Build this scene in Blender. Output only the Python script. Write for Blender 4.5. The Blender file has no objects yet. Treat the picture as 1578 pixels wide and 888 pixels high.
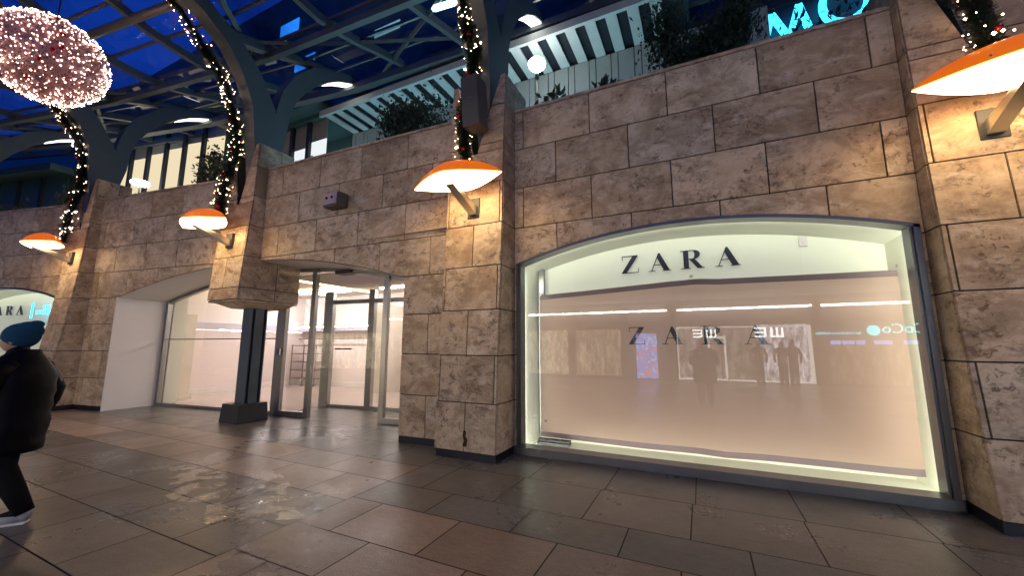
import bpy, bmesh, math, random
from mathutils import Vector, Matrix
random.seed(7)
C = bpy.context.scene.collection
R_ = math.radians

# ------------------------------------------------------------------ camera, world, exposure
yaw, pit, rol = R_(25.516), R_(8.256), R_(0.025)
F_ = Vector((-math.sin(yaw)*math.cos(pit), math.cos(yaw)*math.cos(pit), math.sin(pit)))
r_ = F_.cross(Vector((0, 0, 1))).normalized(); u_ = r_.cross(F_)
r2 = r_*math.cos(rol)+u_*math.sin(rol); u2 = -r_*math.sin(rol)+u_*math.cos(rol)
cd = bpy.data.cameras.new('camera'); cam = bpy.data.objects.new('camera', cd); C.objects.link(cam)
cam.matrix_world = Matrix(((r2.x, u2.x, -F_.x, 0), (r2.y, u2.y, -F_.y, 0), (r2.z, u2.z, -F_.z, 1.5), (0, 0, 0, 1)))
cd.sensor_width = 36; cd.lens = 13.7737; cd.clip_start = .05; cd.clip_end = 600
sc = bpy.context.scene
sc.camera = cam
w = bpy.data.worlds.new("World"); sc.world = w; w.use_nodes = True
nt = w.node_tree; bg = nt.nodes['Background']
sky = nt.nodes.new('ShaderNodeTexSky'); sky.sky_type = 'NISHITA'; sky.sun_disc = False
sky.sun_elevation = R_(2.0); sky.sun_rotation = R_(150); sky.ozone_density = 6; sky.air_density = 1.2; sky.dust_density = 0.3
tint = nt.nodes.new('ShaderNodeMix'); tint.data_type = 'RGBA'; tint.blend_type = 'MULTIPLY'; tint.inputs['Factor'].default_value = 1
tint.inputs['B'].default_value = (.05, .30, 1.0, 1)
nt.links.new(sky.outputs[0], tint.inputs['A']); dusk = nt.nodes.new('ShaderNodeMix'); dusk.data_type = 'RGBA'; dusk.blend_type = 'ADD'; dusk.inputs['Factor'].default_value = 1
dusk.inputs['B'].default_value = (.02, .12, .82, 1)
nt.links.new(tint.outputs['Result'], dusk.inputs['A']); nt.links.new(dusk.outputs['Result'], bg.inputs['Color'])
bg.inputs['Strength'].default_value = 0.15
sc.view_settings.view_transform = 'Standard'; sc.view_settings.look = 'None'
sc.view_settings.exposure = 0.30; sc.view_settings.gamma = 1
sc.cycles.use_denoising = True
sc.cycles.max_bounces = 7; sc.cycles.transparent_max_bounces = 24
sc.cycles.sample_clamp_indirect = 6; sc.cycles.sample_clamp_direct = 40
sc.cycles.caustics_reflective = False; sc.cycles.caustics_refractive = False

# ------------------------------------------------------------------ materials
def newmat(n):
    m = bpy.data.materials.new(n); m.use_nodes = True
    return m, m.node_tree, m.node_tree.nodes['Principled BSDF']
def plain(n, col, rough=.5, metal=0, bump=0, scale=40, var=.12):
    m, t, b = newmat(n)
    b.inputs['Roughness'].default_value = rough; b.inputs['Metallic'].default_value = metal
    tc = t.nodes.new('ShaderNodeTexCoord'); nz = t.nodes.new('ShaderNodeTexNoise'); nz.inputs['Scale'].default_value = scale*.1
    nz.inputs['Detail'].default_value = 6
    mx = t.nodes.new('ShaderNodeMix'); mx.data_type = 'RGBA'
    mx.inputs['A'].default_value = (*[c*(1-var) for c in col], 1); mx.inputs['B'].default_value = (*[min(1, c*(1+var)) for c in col], 1)
    t.links.new(tc.outputs['Object'], nz.inputs['Vector']); t.links.new(nz.outputs['Fac'], mx.inputs['Factor'])
    t.links.new(mx.outputs['Result'], b.inputs['Base Color'])
    if bump:
        n2 = t.nodes.new('ShaderNodeTexNoise'); n2.inputs['Scale'].default_value = scale; n2.inputs['Detail'].default_value = 4
        bp = t.nodes.new('ShaderNodeBump'); bp.inputs['Strength'].default_value = bump; bp.inputs['Distance'].default_value = .01
        t.links.new(tc.outputs['Object'], n2.inputs['Vector']); t.links.new(n2.outputs['Fac'], bp.inputs['Height']); t.links.new(bp.outputs[0], b.inputs['Normal'])
    return m
def emis(n, col, s, sample=True):
    m = bpy.data.materials.new(n); m.use_nodes = True; t = m.node_tree
    for x in list(t.nodes): t.nodes.remove(x)
    e = t.nodes.new('ShaderNodeEmission'); o = t.nodes.new('ShaderNodeOutputMaterial')
    e.inputs[0].default_value = (*col, 1); e.inputs[1].default_value = s
    t.links.new(e.outputs[0], o.inputs[0])
    if not sample: m.cycles.emission_sampling = 'NONE'
    return m
def glass(n, tintc=(1, 1, 1), fac=.08, rough=0.0, extra=0.9):
    m = bpy.data.materials.new(n); m.use_nodes = True; t = m.node_tree
    for x in list(t.nodes): t.nodes.remove(x)
    o = t.nodes.new('ShaderNodeOutputMaterial'); tr = t.nodes.new('ShaderNodeBsdfTransparent'); gl = t.nodes.new('ShaderNodeBsdfGlossy')
    lw = t.nodes.new('ShaderNodeLayerWeight'); lw.inputs['Blend'].default_value = .5
    pw = t.nodes.new('ShaderNodeMath'); pw.operation = 'POWER'; pw.inputs[1].default_value = 4.5
    ma = t.nodes.new('ShaderNodeMath'); ma.operation = 'MULTIPLY_ADD'; ma.inputs[1].default_value = extra; ma.inputs[2].default_value = fac; ma.use_clamp = True
    mx = t.nodes.new('ShaderNodeMixShader'); tr.inputs[0].default_value = (*tintc, 1); gl.inputs['Roughness'].default_value = rough
    t.links.new(lw.outputs['Facing'], pw.inputs[0]); t.links.new(pw.outputs[0], ma.inputs[0]); t.links.new(ma.outputs[0], mx.inputs[0]); t.links.new(tr.outputs[0], mx.inputs[1]); t.links.new(gl.outputs[0], mx.inputs[2])
    t.links.new(mx.outputs[0], o.inputs[0])
    return m

def travertine():
    m, t, b = newmat('travertine')
    N = t.nodes; L = t.links
    tc = N.new('ShaderNodeTexCoord'); at = N.new('ShaderNodeAttribute'); at.attribute_name = 'rnd'
    sc_ = N.new('ShaderNodeVectorMath'); sc_.operation = 'SCALE'; L.new(at.outputs['Vector'], sc_.inputs[0]); sc_.inputs['Scale'].default_value = 47
    ad = N.new('ShaderNodeVectorMath'); ad.operation = 'ADD'; L.new(tc.outputs['Object'], ad.inputs[0]); L.new(sc_.outputs[0], ad.inputs[1])
    def noise(s, d=6, dist=0, rough=.6, stretch=None):
        n = N.new('ShaderNodeTexNoise'); n.inputs['Scale'].default_value = s; n.inputs['Detail'].default_value = d
        n.inputs['Distortion'].default_value = dist; n.inputs['Roughness'].default_value = rough
        if stretch:
            mp = N.new('ShaderNodeMapping'); mp.inputs['Scale'].default_value = stretch; L.new(ad.outputs[0], mp.inputs[0]); L.new(mp.outputs[0], n.inputs['Vector'])
        else: L.new(ad.outputs[0], n.inputs['Vector'])
        return n.outputs['Fac']
    def ramp(src, pts):
        r = N.new('ShaderNodeValToRGB'); cr = r.color_ramp
        cr.elements[0].position = pts[0][0]; cr.elements[0].color = (*pts[0][1], 1)
        cr.elements[1].position = pts[-1][0]; cr.elements[1].color = (*pts[-1][1], 1)
        for p, c in pts[1:-1]:
            e = cr.elements.new(p); e.color = (*c, 1)
        L.new(src, r.inputs[0]); return r.outputs[0]
    def mix(f, a, bb, mode='MIX'):
        x = N.new('ShaderNodeMix'); x.data_type = 'RGBA'; x.blend_type = mode
        if isinstance(f, float): x.inputs['Factor'].default_value = f
        else: L.new(f, x.inputs['Factor'])
        for k, v in (('A', a), ('B', bb)):
            if isinstance(v, tuple): x.inputs[k].default_value = (*v, 1)
            else: L.new(v, x.inputs[k])
        return x.outputs['Result']
    base = ramp(noise(1.9, 7, .4, .65), [(.3, (.42, .31, .19)), (.5, (.58, .47, .33)), (.7, (.70, .60, .45))])
    # per stone tone
    sep = N.new('ShaderNodeSeparateXYZ'); L.new(at.outputs['Vector'], sep.inputs[0])
    tone = ramp(sep.outputs[0], [(0, (.70, .64, .56)), (.3, (1.0, .93, .84)), (.65, (.86, .87, .88)), (1, (1.18, 1.13, 1.04))])
    c = mix(1.0, base, tone, 'MULTIPLY')
    # brown clouds
    st = ramp(noise(2.0, 11, .6, .74, (1, 1, 1.35)), [(.46, (0, 0, 0)), (.55, (.5,)*3), (.66, (.8,)*3)])
    c = mix(st, c, (.23, .155, .085))
    # crusty veins
    v = ramp(noise(4.6, 11, .7, .78, (1, 1, 1.7)), [(.53, (0, 0, 0)), (.58, (.8,)*3), (.61, (.75,)*3), (.67, (.2,)*3)])
    msk = ramp(noise(1.4, 3, .5), [(.46, (0, 0, 0)), (.58, (1, 1, 1))])
    vm = mix(1.0, v, msk, 'MULTIPLY')
    c = mix(vm, c, (.13, .08, .05))
    # pits
    p = ramp(noise(15, 8, .8, .72), [(.54, (0, 0, 0)), (.60, (.8,)*3)])
    pm = mix(1.0, p, ramp(noise(2.8, 3, .4), [(.42, (0, 0, 0)), (.56, (1, 1, 1))]), 'MULTIPLY')
    c = mix(pm, c, (.11, .07, .045))
    li = ramp(noise(2.6, 11, .6, .78, (1, 1, 2.2)), [(.50, (0, 0, 0)), (.60, (.35,)*3), (.70, (.65,)*3)])
    c = mix(li, c, (.74, .65, .51))
    L.new(c, b.inputs['Base Color'])
    b.inputs['Roughness'].default_value = .55
    bp = N.new('ShaderNodeBump'); bp.inputs['Strength'].default_value = .45; bp.inputs['Distance'].default_value = .012
    hs = mix(.5, pm, vm); inv = N.new('ShaderNodeInvert'); L.new(hs, inv.inputs['Color']); L.new(inv.outputs[0], bp.inputs['Height']); L.new(bp.outputs[0], b.inputs['Normal'])
    return m

def paving():
    m, t, b = newmat('paving_stone')
    N = t.nodes; L = t.links
    tc = N.new('ShaderNodeTexCoord'); at = N.new('ShaderNodeAttribute'); at.attribute_name = 'rnd'
    def noise(s, d=5, dist=0., rough=.6, mp_=None):
        n = N.new('ShaderNodeTexNoise'); n.inputs['Scale'].default_value = s; n.inputs['Detail'].default_value = d; n.inputs['Distortion'].default_value = dist; n.inputs['Roughness'].default_value = rough
        if mp_:
            mp = N.new('ShaderNodeMapping'); mp.inputs['Scale'].default_value = mp_; L.new(tc.outputs['Object'], mp.inputs[0]); L.new(mp.outputs[0], n.inputs['Vector'])
        else: L.new(tc.outputs['Object'], n.inputs['Vector'])
        return n.outputs['Fac']
    def mr(src, a, bb, c, d):
        r = N.new('ShaderNodeMapRange'); r.inputs[1].default_value = a; r.inputs[2].default_value = bb; r.inputs[3].default_value = c; r.inputs[4].default_value = d
        L.new(src, r.inputs[0]); return r.outputs[0]
    def mul(a, k):
        x = N.new('ShaderNodeVectorMath'); x.operation = 'SCALE'; L.new(a, x.inputs[0])
        L.new(k, x.inputs['Scale']); return x.outputs[0]
    c = mul(at.outputs['Color'], mr(noise(110, 3), .3, .7, .55, 1.5))
    c = mul(c, mr(noise(1.0, 6, .2, .65), .3, .7, .82, 1.2))
    c = mul(c, mr(noise(9, 7, .3, .75, (1, 2.5, 1)), .35, .8, .86, 1.3))
    L.new(c, b.inputs['Base Color'])
    wet = noise(.7, 8, .3, .62)
    rg = mr(wet, .36, .66, .44, .20)
    L.new(rg, b.inputs['Roughness'])
    b.inputs['Specular IOR Level'].default_value = .6
    bp = N.new('ShaderNodeBump'); bp.inputs['Strength'].default_value = .22; bp.inputs['Distance'].default_value = .004
    L.new(noise(150, 3), bp.inputs['Height'])
    bp2 = N.new('ShaderNodeBump'); bp2.inputs['Strength'].default_value = .12; bp2.inputs['Distance'].default_value = .02
    L.new(noise(7, 4, .5), bp2.inputs['Height']); L.new(bp.outputs[0], bp2.inputs['Normal']); L.new(bp2.outputs[0], b.inputs['Normal'])
    return m

M = {}
M['stone'] = travertine()
M['pave'] = paving()
M['joint'] = plain('dark_joint', (.03, .022, .017), .9)
M['grout'] = plain('grout', (.02, .018, .016), .8)
M['skirt'] = plain('dark_metal_skirting', (.03, .032, .045), .35, .6)
M['steel'] = plain('blue_grey_painted_steel', (.085, .11, .125), .5, .15, .1, 60)
M['steel2'] = plain('purlin_metal', (.16, .16, .155), .35, .6)
M['chrome'] = plain('brushed_steel', (.55, .54, .52), .28, 1, .05, 200, .08)
M['frame'] = plain('window_frame_metal', (.13, .13, .145), .33, .85, .03, 120)
M['darkframe'] = plain('steel_door_frame', (.34, .34, .33), .3, .9)
M['white'] = plain('white_plaster', (.74, .74, .72), .6, 0, .05, 30, .04)
M['cream'] = plain('cream_panel', (.80, .82, .68), .55, 0, 0, 10, .03)
M['black'] = plain('black_lettering', (.008, .008, .012), .4)
M['black2'] = plain('near_black_plastic', (.02, .022, .025), .5)
M['box'] = plain('grey_brown_plastic', (.105, .10, .078), .6)
M['banner'] = plain('beige_banner_fabric', (.60, .475, .375), .75, 0, .12, 8, .05)
M['hem'] = plain('mauve_banner_hem', (.22, .16, .165), .8)
M['slate'] = plain('dark_plinth_stone', (.03, .033, .036), .6, 0, .1, 50)
M['pinkwall'] = plain('pink_wall_paint', (.88, .79, .77), .7, 0, 0, 10, .03)
M['shopwhite'] = plain('shop_white_paint', (.86, .82, .80), .6, 0, 0, 10, .02)
M['shopfloor'] = plain('polished_shop_floor', (.62, .52, .47), .12, 0, 0, 10, .04)
M['wood'] = plain('pale_wood_panel', (.74, .68, .58), .45, 0, .05, 30)
M['rack'] = plain('shop_rack_metal', (.20, .15, .15), .5, .3)
M['ceilpaint'] = plain('shop_ceiling_paint', (.62, .55, .46), .7)
M['glass'] = glass('clear_glass', (.97, .985, .97), .062)
M['dglass'] = glass('door_glass', (.97, .98, .97), .04)
M['roofglass'] = glass('roof_glass', (.80, .88, .97), .02, .02)
t_ = M['roofglass'].node_tree; tr_n = [n for n in t_.nodes if n.type == 'BSDF_TRANSPARENT'][0]
tc_ = t_.nodes.new('ShaderNodeTexCoord'); nz_ = t_.nodes.new('ShaderNodeTexNoise'); nz_.inputs['Scale'].default_value = .45; nz_.inputs['Detail'].default_value = 8; nz_.inputs['Roughness'].default_value = .65
rp_ = t_.nodes.new('ShaderNodeValToRGB'); rp_.color_ramp.elements[0].position = .36; rp_.color_ramp.elements[0].color = (.30, .34, .40, 1); rp_.color_ramp.elements[1].position = .62; rp_.color_ramp.elements[1].color = (.92, .95, 1, 1)
t_.links.new(tc_.outputs['Object'], nz_.inputs['Vector']); t_.links.new(nz_.outputs['Fac'], rp_.inputs[0]); t_.links.new(rp_.outputs[0], tr_n.inputs[0])
M['lampshade'] = None
M['leaf'] = plain('dark_leaf', (.035, .06, .03), .5, 0, 0, 30, .5)
M['leaf2'] = plain('olive_leaf', (.06, .075, .03), .5, 0, 0, 30, .5)
M['stem'] = plain('stem_brown', (.06, .045, .03), .8)
M['tinsel'] = plain('garland_needles', (.012, .028, .018), .45, 0, 0, 80, .6)
M['red'] = plain('red_bauble', (.35, .01, .015), .15, .4)
M['pink'] = plain('pale_bauble', (.5, .25, .25), .15, .4)
M['fairy'] = emis('fairy_light_glow', (1, .62, .38), 32, False)
M['pinktinsel'] = plain('pink_tinsel', (.60, .34, .36), .3, .3, 0, 60, .5)
M['slat'] = plain('pale_slat', (.52, .60, .60), .6)
M['fencep'] = plain('pale_fence_panel', (.30, .36, .38), .6)
M['dark'] = plain('dark_cladding', (.012, .018, .03), .6)
M['tower'] = plain('dark_blue_facade', (.055, .12, .13), .5, 0, 0, 8, .35)
M['terr'] = plain('terrace_concrete', (.15, .14, .13), .8)
M['opp'] = plain('opposite_wall_panels', (.34, .30, .26), .55)
def orange_shell():
    m, t, b = newmat('orange_shell')
    b.inputs['Base Color'].default_value = (.85, .20, .012, 1); b.inputs['Roughness'].default_value = .18
    b.inputs['Emission Color'].default_value = (1, .17, .0, 1); b.inputs['Emission Strength'].default_value = .46
    return m
M['lampshade'] = orange_shell()
M['lampglow'] = emis('warm_lamp_diffuser', (1, .66, .32), 16.5)

# ------------------------------------------------------------------ helpers
class MB:
    def __init__(s): s.v = []; s.f = []; s.m = []; s.c = []
    def face(s, pts, mi=0, col=(0, 0, 0)):
        n = len(s.v); s.v += [tuple(p) for p in pts]; s.f.append(list(range(n, n+len(pts)))); s.m.append(mi); s.c.append(col)
    def box(s, x0, x1, y0, y1, z0, z1, mi=0, col=(0, 0, 0)):
        s.hexa([(x0, y0, z0), (x1, y0, z0), (x1, y1, z0), (x0, y1, z0)], [(x0, y0, z1), (x1, y0, z1), (x1, y1, z1), (x0, y1, z1)], mi, col)
    def hexa(s, a, b, mi=0, col=(0, 0, 0)):
        n = len(a); k = len(s.v); s.v += [tuple(p) for p in a]+[tuple(p) for p in b]
        fs = [list(range(k+n-1, k-1, -1)), list(range(k+n, k+2*n))]
        for i in range(n):
            j = (i+1) % n; fs.append([k+i, k+j, k+n+j, k+n+i])
        s.f += fs; s.m += [mi]*len(fs); s.c += [col]*len(fs)
    def tube(s, pts, rad, n=8, mi=0, cap=True):
        pts = [Vector(p) for p in pts]; rads = rad if isinstance(rad, (list, tuple)) else [rad]*len(pts)
        rings = []; prev = None
        for i, p in enumerate(pts):
            d = (pts[min(i+1, len(pts)-1)]-pts[max(i-1, 0)]).normalized()
            a = Vector((0, 0, 1)) if abs(d.z) < .9 else Vector((1, 0, 0))
            if prev is not None: a = prev
            u = (a-d*a.dot(d)).normalized(); prev = u; v = d.cross(u)
            k = len(s.v); s.v += [tuple(p+(u*math.cos(t)+v*math.sin(t))*rads[i]) for t in [2*math.pi*j/n for j in range(n)]]
            rings.append(k)
        for a, b in zip(rings, rings[1:]):
            for j in range(n):
                s.f.append([a+j, a+(j+1) % n, b+(j+1) % n, b+j]); s.m.append(mi); s.c.append((0, 0, 0))
        if cap:
            s.f.append([rings[0]+j for j in range(n-1, -1, -1)]); s.f.append([rings[-1]+j for j in range(n)]); s.m += [mi]*2; s.c += [(0, 0, 0)]*2
    def ball(s, c, r, n=8, m=6, mi=0, sq=(1, 1, 1)):
        k = len(s.v)
        for i in range(m+1):
            th = math.pi*i/m
            for j in range(n):
                ph = 2*math.pi*j/n
                s.v.append((c[0]+r*sq[0]*math.sin(th)*math.cos(ph), c[1]+r*sq[1]*math.sin(th)*math.sin(ph), c[2]+r*sq[2]*math.cos(th)))
        for i in range(m):
            for j in range(n):
                s.f.append([k+i*n+j, k+(i+1)*n+j, k+(i+1)*n+(j+1) % n, k+i*n+(j+1) % n]); s.m.append(mi); s.c.append((0, 0, 0))
    def octa(s, c, r, mi=0):
        k = len(s.v); x, y, z = c
        s.v += [(x+r, y, z), (x, y+r, z), (x-r, y, z), (x, y-r, z), (x, y, z+r), (x, y, z-r)]
        for a in ((0, 1, 4), (1, 2, 4), (2, 3, 4), (3, 0, 4), (1, 0, 5), (2, 1, 5), (3, 2, 5), (0, 3, 5)):
            s.f.append([k+i for i in a]); s.m.append(mi); s.c.append((0, 0, 0))
    def band(s, cl, x0, x1, mi=0, hx=None):
        """cl: list of (y, z, width); a curved bar lying in the y-z plane between x0 and x1"""
        P = []
        for i, (y, z, wd) in enumerate(cl):
            a = cl[max(i-1, 0)]; b = cl[min(i+1, len(cl)-1)]
            dy, dz = b[0]-a[0], b[1]-a[1]; l = math.hypot(dy, dz) or 1
            ny, nz = -dz/l, dy/l
            P.append(((y+ny*wd/2, z+nz*wd/2), (y-ny*wd/2, z-nz*wd/2)))
        H = hx or [1]*len(P); xm, xh = (x0+x1)/2, (x1-x0)/2
        for k, ((a, b), (c, d)) in enumerate(zip(P, P[1:])):
            h0, h1 = xh*H[k], xh*H[k+1]
            s.hexa([(xm-h0, *a), (xm-h0, *b), (xm-h1, *d), (xm-h1, *c)], [(xm+h0, *a), (xm+h0, *b), (xm+h1, *d), (xm+h1, *c)], mi)
    def build(s, name, mats, parent=None, smooth=False, bevel=0):
        me = bpy.data.meshes.new(name); me.from_pydata(s.v, [], s.f)
        mats = mats if isinstance(mats, (list, tuple)) else [mats]
        for m in mats: me.materials.append(m)
        me.polygons.foreach_set('material_index', s.m)
        at = me.attributes.new('rnd', 'FLOAT_COLOR', 'FACE')
        fl = []
        for c in s.c: fl += [c[0], c[1], c[2], 1]
        at.data.foreach_set('color', fl)
        if smooth: me.polygons.foreach_set('use_smooth', [True]*len(me.polygons))
        me.validate(); me.update()
        o = bpy.data.objects.new(name, me); C.objects.link(o)
        if parent is not None:
            o.parent = parent
            o.matrix_parent_inverse = Matrix.Translation(-Vector(parent.location)) if parent.type == 'EMPTY' else Matrix()
        if smooth or bevel:
            bm = bmesh.new(); bm.from_mesh(me); bmesh.ops.remove_doubles(bm, verts=bm.verts, dist=1e-5); bmesh.ops.recalc_face_normals(bm, faces=bm.faces); bm.to_mesh(me); bm.free()
        if bevel:
            bv = o.modifiers.new('bevel', 'BEVEL'); bv.width = bevel; bv.segments = 2; bv.limit_method = 'ANGLE'
        return o
def tag(o, label=None, cat=None, group=None, kind=None):
    if label: o['label'] = label
    if cat: o['category'] = cat
    if group: o['group'] = group
    if kind: o['kind'] = kind
    return o
def empty(name, loc, label, cat, group=None):
    e = bpy.data.objects.new(name, None); C.objects.link(e); e.location = loc; e.empty_display_size = .2
    return tag(e, label, cat, group)
rc = lambda: (random.random(), random.random(), random.random())
def lin(c): return tuple(((x/255+.055)/1.055)**2.4 if x > 10 else x/255/12.92 for x in c)
def interp(tab, z):
    for (a, va), (b, vb) in zip(tab, tab[1:]):
        if z <= b: return va+(vb-va)*max(0, min(1, (z-a)/(b-a)))
    return tab[-1][1]

# ------------------------------------------------------------------ ground and pavement
g = MB(); g.box(-260, 260, -260, 300, -.3, -.006)
tag(g.build('ground', M['grout']), kind='structure')
pv = MB()
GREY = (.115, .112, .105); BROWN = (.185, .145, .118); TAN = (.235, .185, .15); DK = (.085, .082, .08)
def jit(c, a=.16):
    k = 1+random.uniform(-a, a); h = random.uniform(-.05, .05)
    return (c[0]*k*(1+h), c[1]*k, c[2]*k*(1-h))
def slabrow(y0, y1, xs, colf):
    gp = .0055
    for a, b in zip(xs, xs[1:]):
        pv.face([(a+gp, y0+gp, 0), (b-gp, y0+gp, 0), (b-gp, y1-gp, 0), (a+gp, y1-gp, 0)], 0, jit(colf((a+b)/2, (y0+y1)/2)))
def frange(a, b, s):
    o = []; x = a
    while x < b+1e-6: o.append(x); x += s
    return o
SEAM = -3.22
# right of the seam
slabrow(4.33, 5.2, [SEAM]+frange(-2.72, 12, .86), lambda x, y: GREY)
slabrow(3.56, 4.33, [SEAM, -2.76, -1.90]+frange(-1.03, 12, .865), lambda x, y: GREY)
slabrow(3.07, 3.56, [SEAM, -2.35]+frange(-1.49, 12, .86), lambda x, y: (.112, .112, .105))
def rc_right(x, y): return random.choice([BROWN, BROWN, TAN, (.17, .14, .12)])
ys = [3.07, 2.46, 1.96, 1.44, .92, .4, -.12, -.64, -1.2, -1.8, -2.4, -3.0, -3.8, -4.6, -5.4, -6.2, -7.0, -8.0]
for k in range(len(ys)-1):
    off = 0 if k % 2 else .43
    st = [SEAM]+[x for x in frange(-3.25+off, 12, .87) if x > SEAM+.2]
    slabrow(ys[k+1], ys[k], st, rc_right)
# left of the seam
def left_edge(y0, y1, off, colf): 
    st = [x for x in frange(-44+off, SEAM-.2, .9)]+[SEAM]
    slabrow(y0, y1, st, colf)
left_edge(4.9, 5.6, 0, lambda x, y: GREY); left_edge(4.15, 4.9, .45, lambda x, y: GREY)
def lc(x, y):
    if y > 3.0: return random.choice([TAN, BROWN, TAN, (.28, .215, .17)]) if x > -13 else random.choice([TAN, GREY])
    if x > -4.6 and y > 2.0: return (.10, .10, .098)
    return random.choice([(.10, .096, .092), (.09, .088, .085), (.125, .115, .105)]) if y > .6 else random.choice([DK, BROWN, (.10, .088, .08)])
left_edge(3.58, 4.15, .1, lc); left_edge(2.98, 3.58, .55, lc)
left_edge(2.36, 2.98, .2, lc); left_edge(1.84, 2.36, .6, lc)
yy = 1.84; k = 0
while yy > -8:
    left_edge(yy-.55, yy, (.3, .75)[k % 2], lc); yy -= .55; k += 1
# paving inside the recess, up to the shop floor
for k, y in enumerate([5.6, 6.35, 7.1]):
    slabrow(y, y+.75, frange(-13.0+(.45 if k % 2 else 0), -3.2, .9), lambda x, y: (.16, .14, .12))
tag(pv.build('pavement', M['pave']), kind='structure')

def puddle_mat():
    m = bpy.data.materials.new('water_film'); m.use_nodes = True; t = m.node_tree; N = t.nodes; L = t.links
    for x in list(N): N.remove(x)
    o = N.new('ShaderNodeOutputMaterial'); tr = N.new('ShaderNodeBsdfTransparent'); gl = N.new('ShaderNodeBsdfGlossy'); mx = N.new('ShaderNodeMixShader')
    tc = N.new('ShaderNodeTexCoord'); nz = N.new('ShaderNodeTexNoise'); nz.inputs['Scale'].default_value = 13; nz.inputs['Detail'].default_value = 4; nz.inputs['Distortion'].default_value = 1.2
    bp = N.new('ShaderNodeBump'); bp.inputs['Strength'].default_value = .55; bp.inputs['Distance'].default_value = .02; gl.inputs['Roughness'].default_value = .06
    n2 = N.new('ShaderNodeTexNoise'); n2.inputs['Scale'].default_value = 5; n2.inputs['Detail'].default_value = 6
    mr = N.new('ShaderNodeMapRange'); mr.inputs[1].default_value = .46; mr.inputs[2].default_value = .56; mr.inputs[3].default_value = 0; mr.inputs[4].default_value = .36
    L.new(tc.outputs['Object'], nz.inputs['Vector']); L.new(tc.outputs['Object'], n2.inputs['Vector']); L.new(nz.outputs['Fac'], bp.inputs['Height']); L.new(bp.outputs[0], gl.inputs['Normal'])
    L.new(n2.outputs['Fac'], mr.inputs[0]); L.new(mr.outputs[0], mx.inputs[0]); L.new(tr.outputs[0], mx.inputs[1]); L.new(gl.outputs[0], mx.inputs[2]); L.new(mx.outputs[0], o.inputs[0])
    return m
M['water'] = puddle_mat()
for cx_, cy_, ra, rb in ((-4.75, 2.75, 1.0, .42), (-3.85, 2.45, .55, .3)):
    q = MB(); q.face([(cx_+ra*math.cos(a)*(1+.15*math.sin(3*a)+.1*math.sin(7*a)), cy_+rb*math.sin(a)*(1+.2*math.cos(4*a)), .004) for a in [2*math.pi*i/40 for i in range(40)]])
    tag(q.build('water', M['water']), kind='structure')

# ------------------------------------------------------------------ stone facade
CH = .626; ZT = 5.111
def course_z(n): return ZT-n*CH
class Wall:
    def __init__(s, x0, x1, D, m): s.x0, s.x1, s.D, s.m = x0, x1, D, m
    def P(s, x, o, z): return (x, s.D+s.m*x+o, z)
def run_poly(mb, W, x0, x1, z0, z1, lo, o0, th, mi, col, brk=()):
    xs = sorted(set([x0, x1]+[x0+(x1-x0)*i/8 for i in range(1, 8)]+[b for b in brk if x0 < b < x1]+[b+.001 for b in brk if x0 < b < x1])) if lo else [x0, x1]
    cols = []
    for a, b in zip(xs, xs[1:]):
        if b-a < .003: continue
        if lo: za, zb = max(z0, lo(a+1e-4)), max(z0, lo(b-1e-4))
        else: za = zb = z0
        if za >= z1-.004 and zb >= z1-.004: cols.append(None); continue
        za = min(za, z1-.001); zb = min(zb, z1-.001)
        cols.append((a, b, za, zb))
    P = W.P
    for i, c in enumerate(cols):
        if not c: continue
        a, b, za, zb = c
        mb.face([P(a, o0, za), P(b, o0, zb), P(b, o0, z1), P(a, o0, z1)], mi, col)
        mb.face([P(a, o0, za), P(a, o0+th, za), P(b, o0+th, zb), P(b, o0, zb)], mi, col)
        mb.face([P(a, o0, z1), P(b, o0, z1), P(b, o0+th, z1), P(a, o0+th, z1)], mi, col)
        if i == 0 or cols[i-1] is None or abs(cols[i-1][3]-za) > .02:
            mb.face([P(a, o0, za), P(a, o0, z1), P(a, o0+th, z1), P(a, o0+th, za)], mi, col)
        if i == len(cols)-1 or cols[i+1] is None or abs(cols[i+1][2]-zb) > .02:
            mb.face([P(b, o0, zb), P(b, o0+th, zb), P(b, o0+th, z1), P(b, o0, z1)], mi, col)
def arch_fn(xl, xr, xc, hw, peak, drop):
    return lambda x: (peak-drop*((x-xc)/hw)**2) if xl < x < xr else -9
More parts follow.
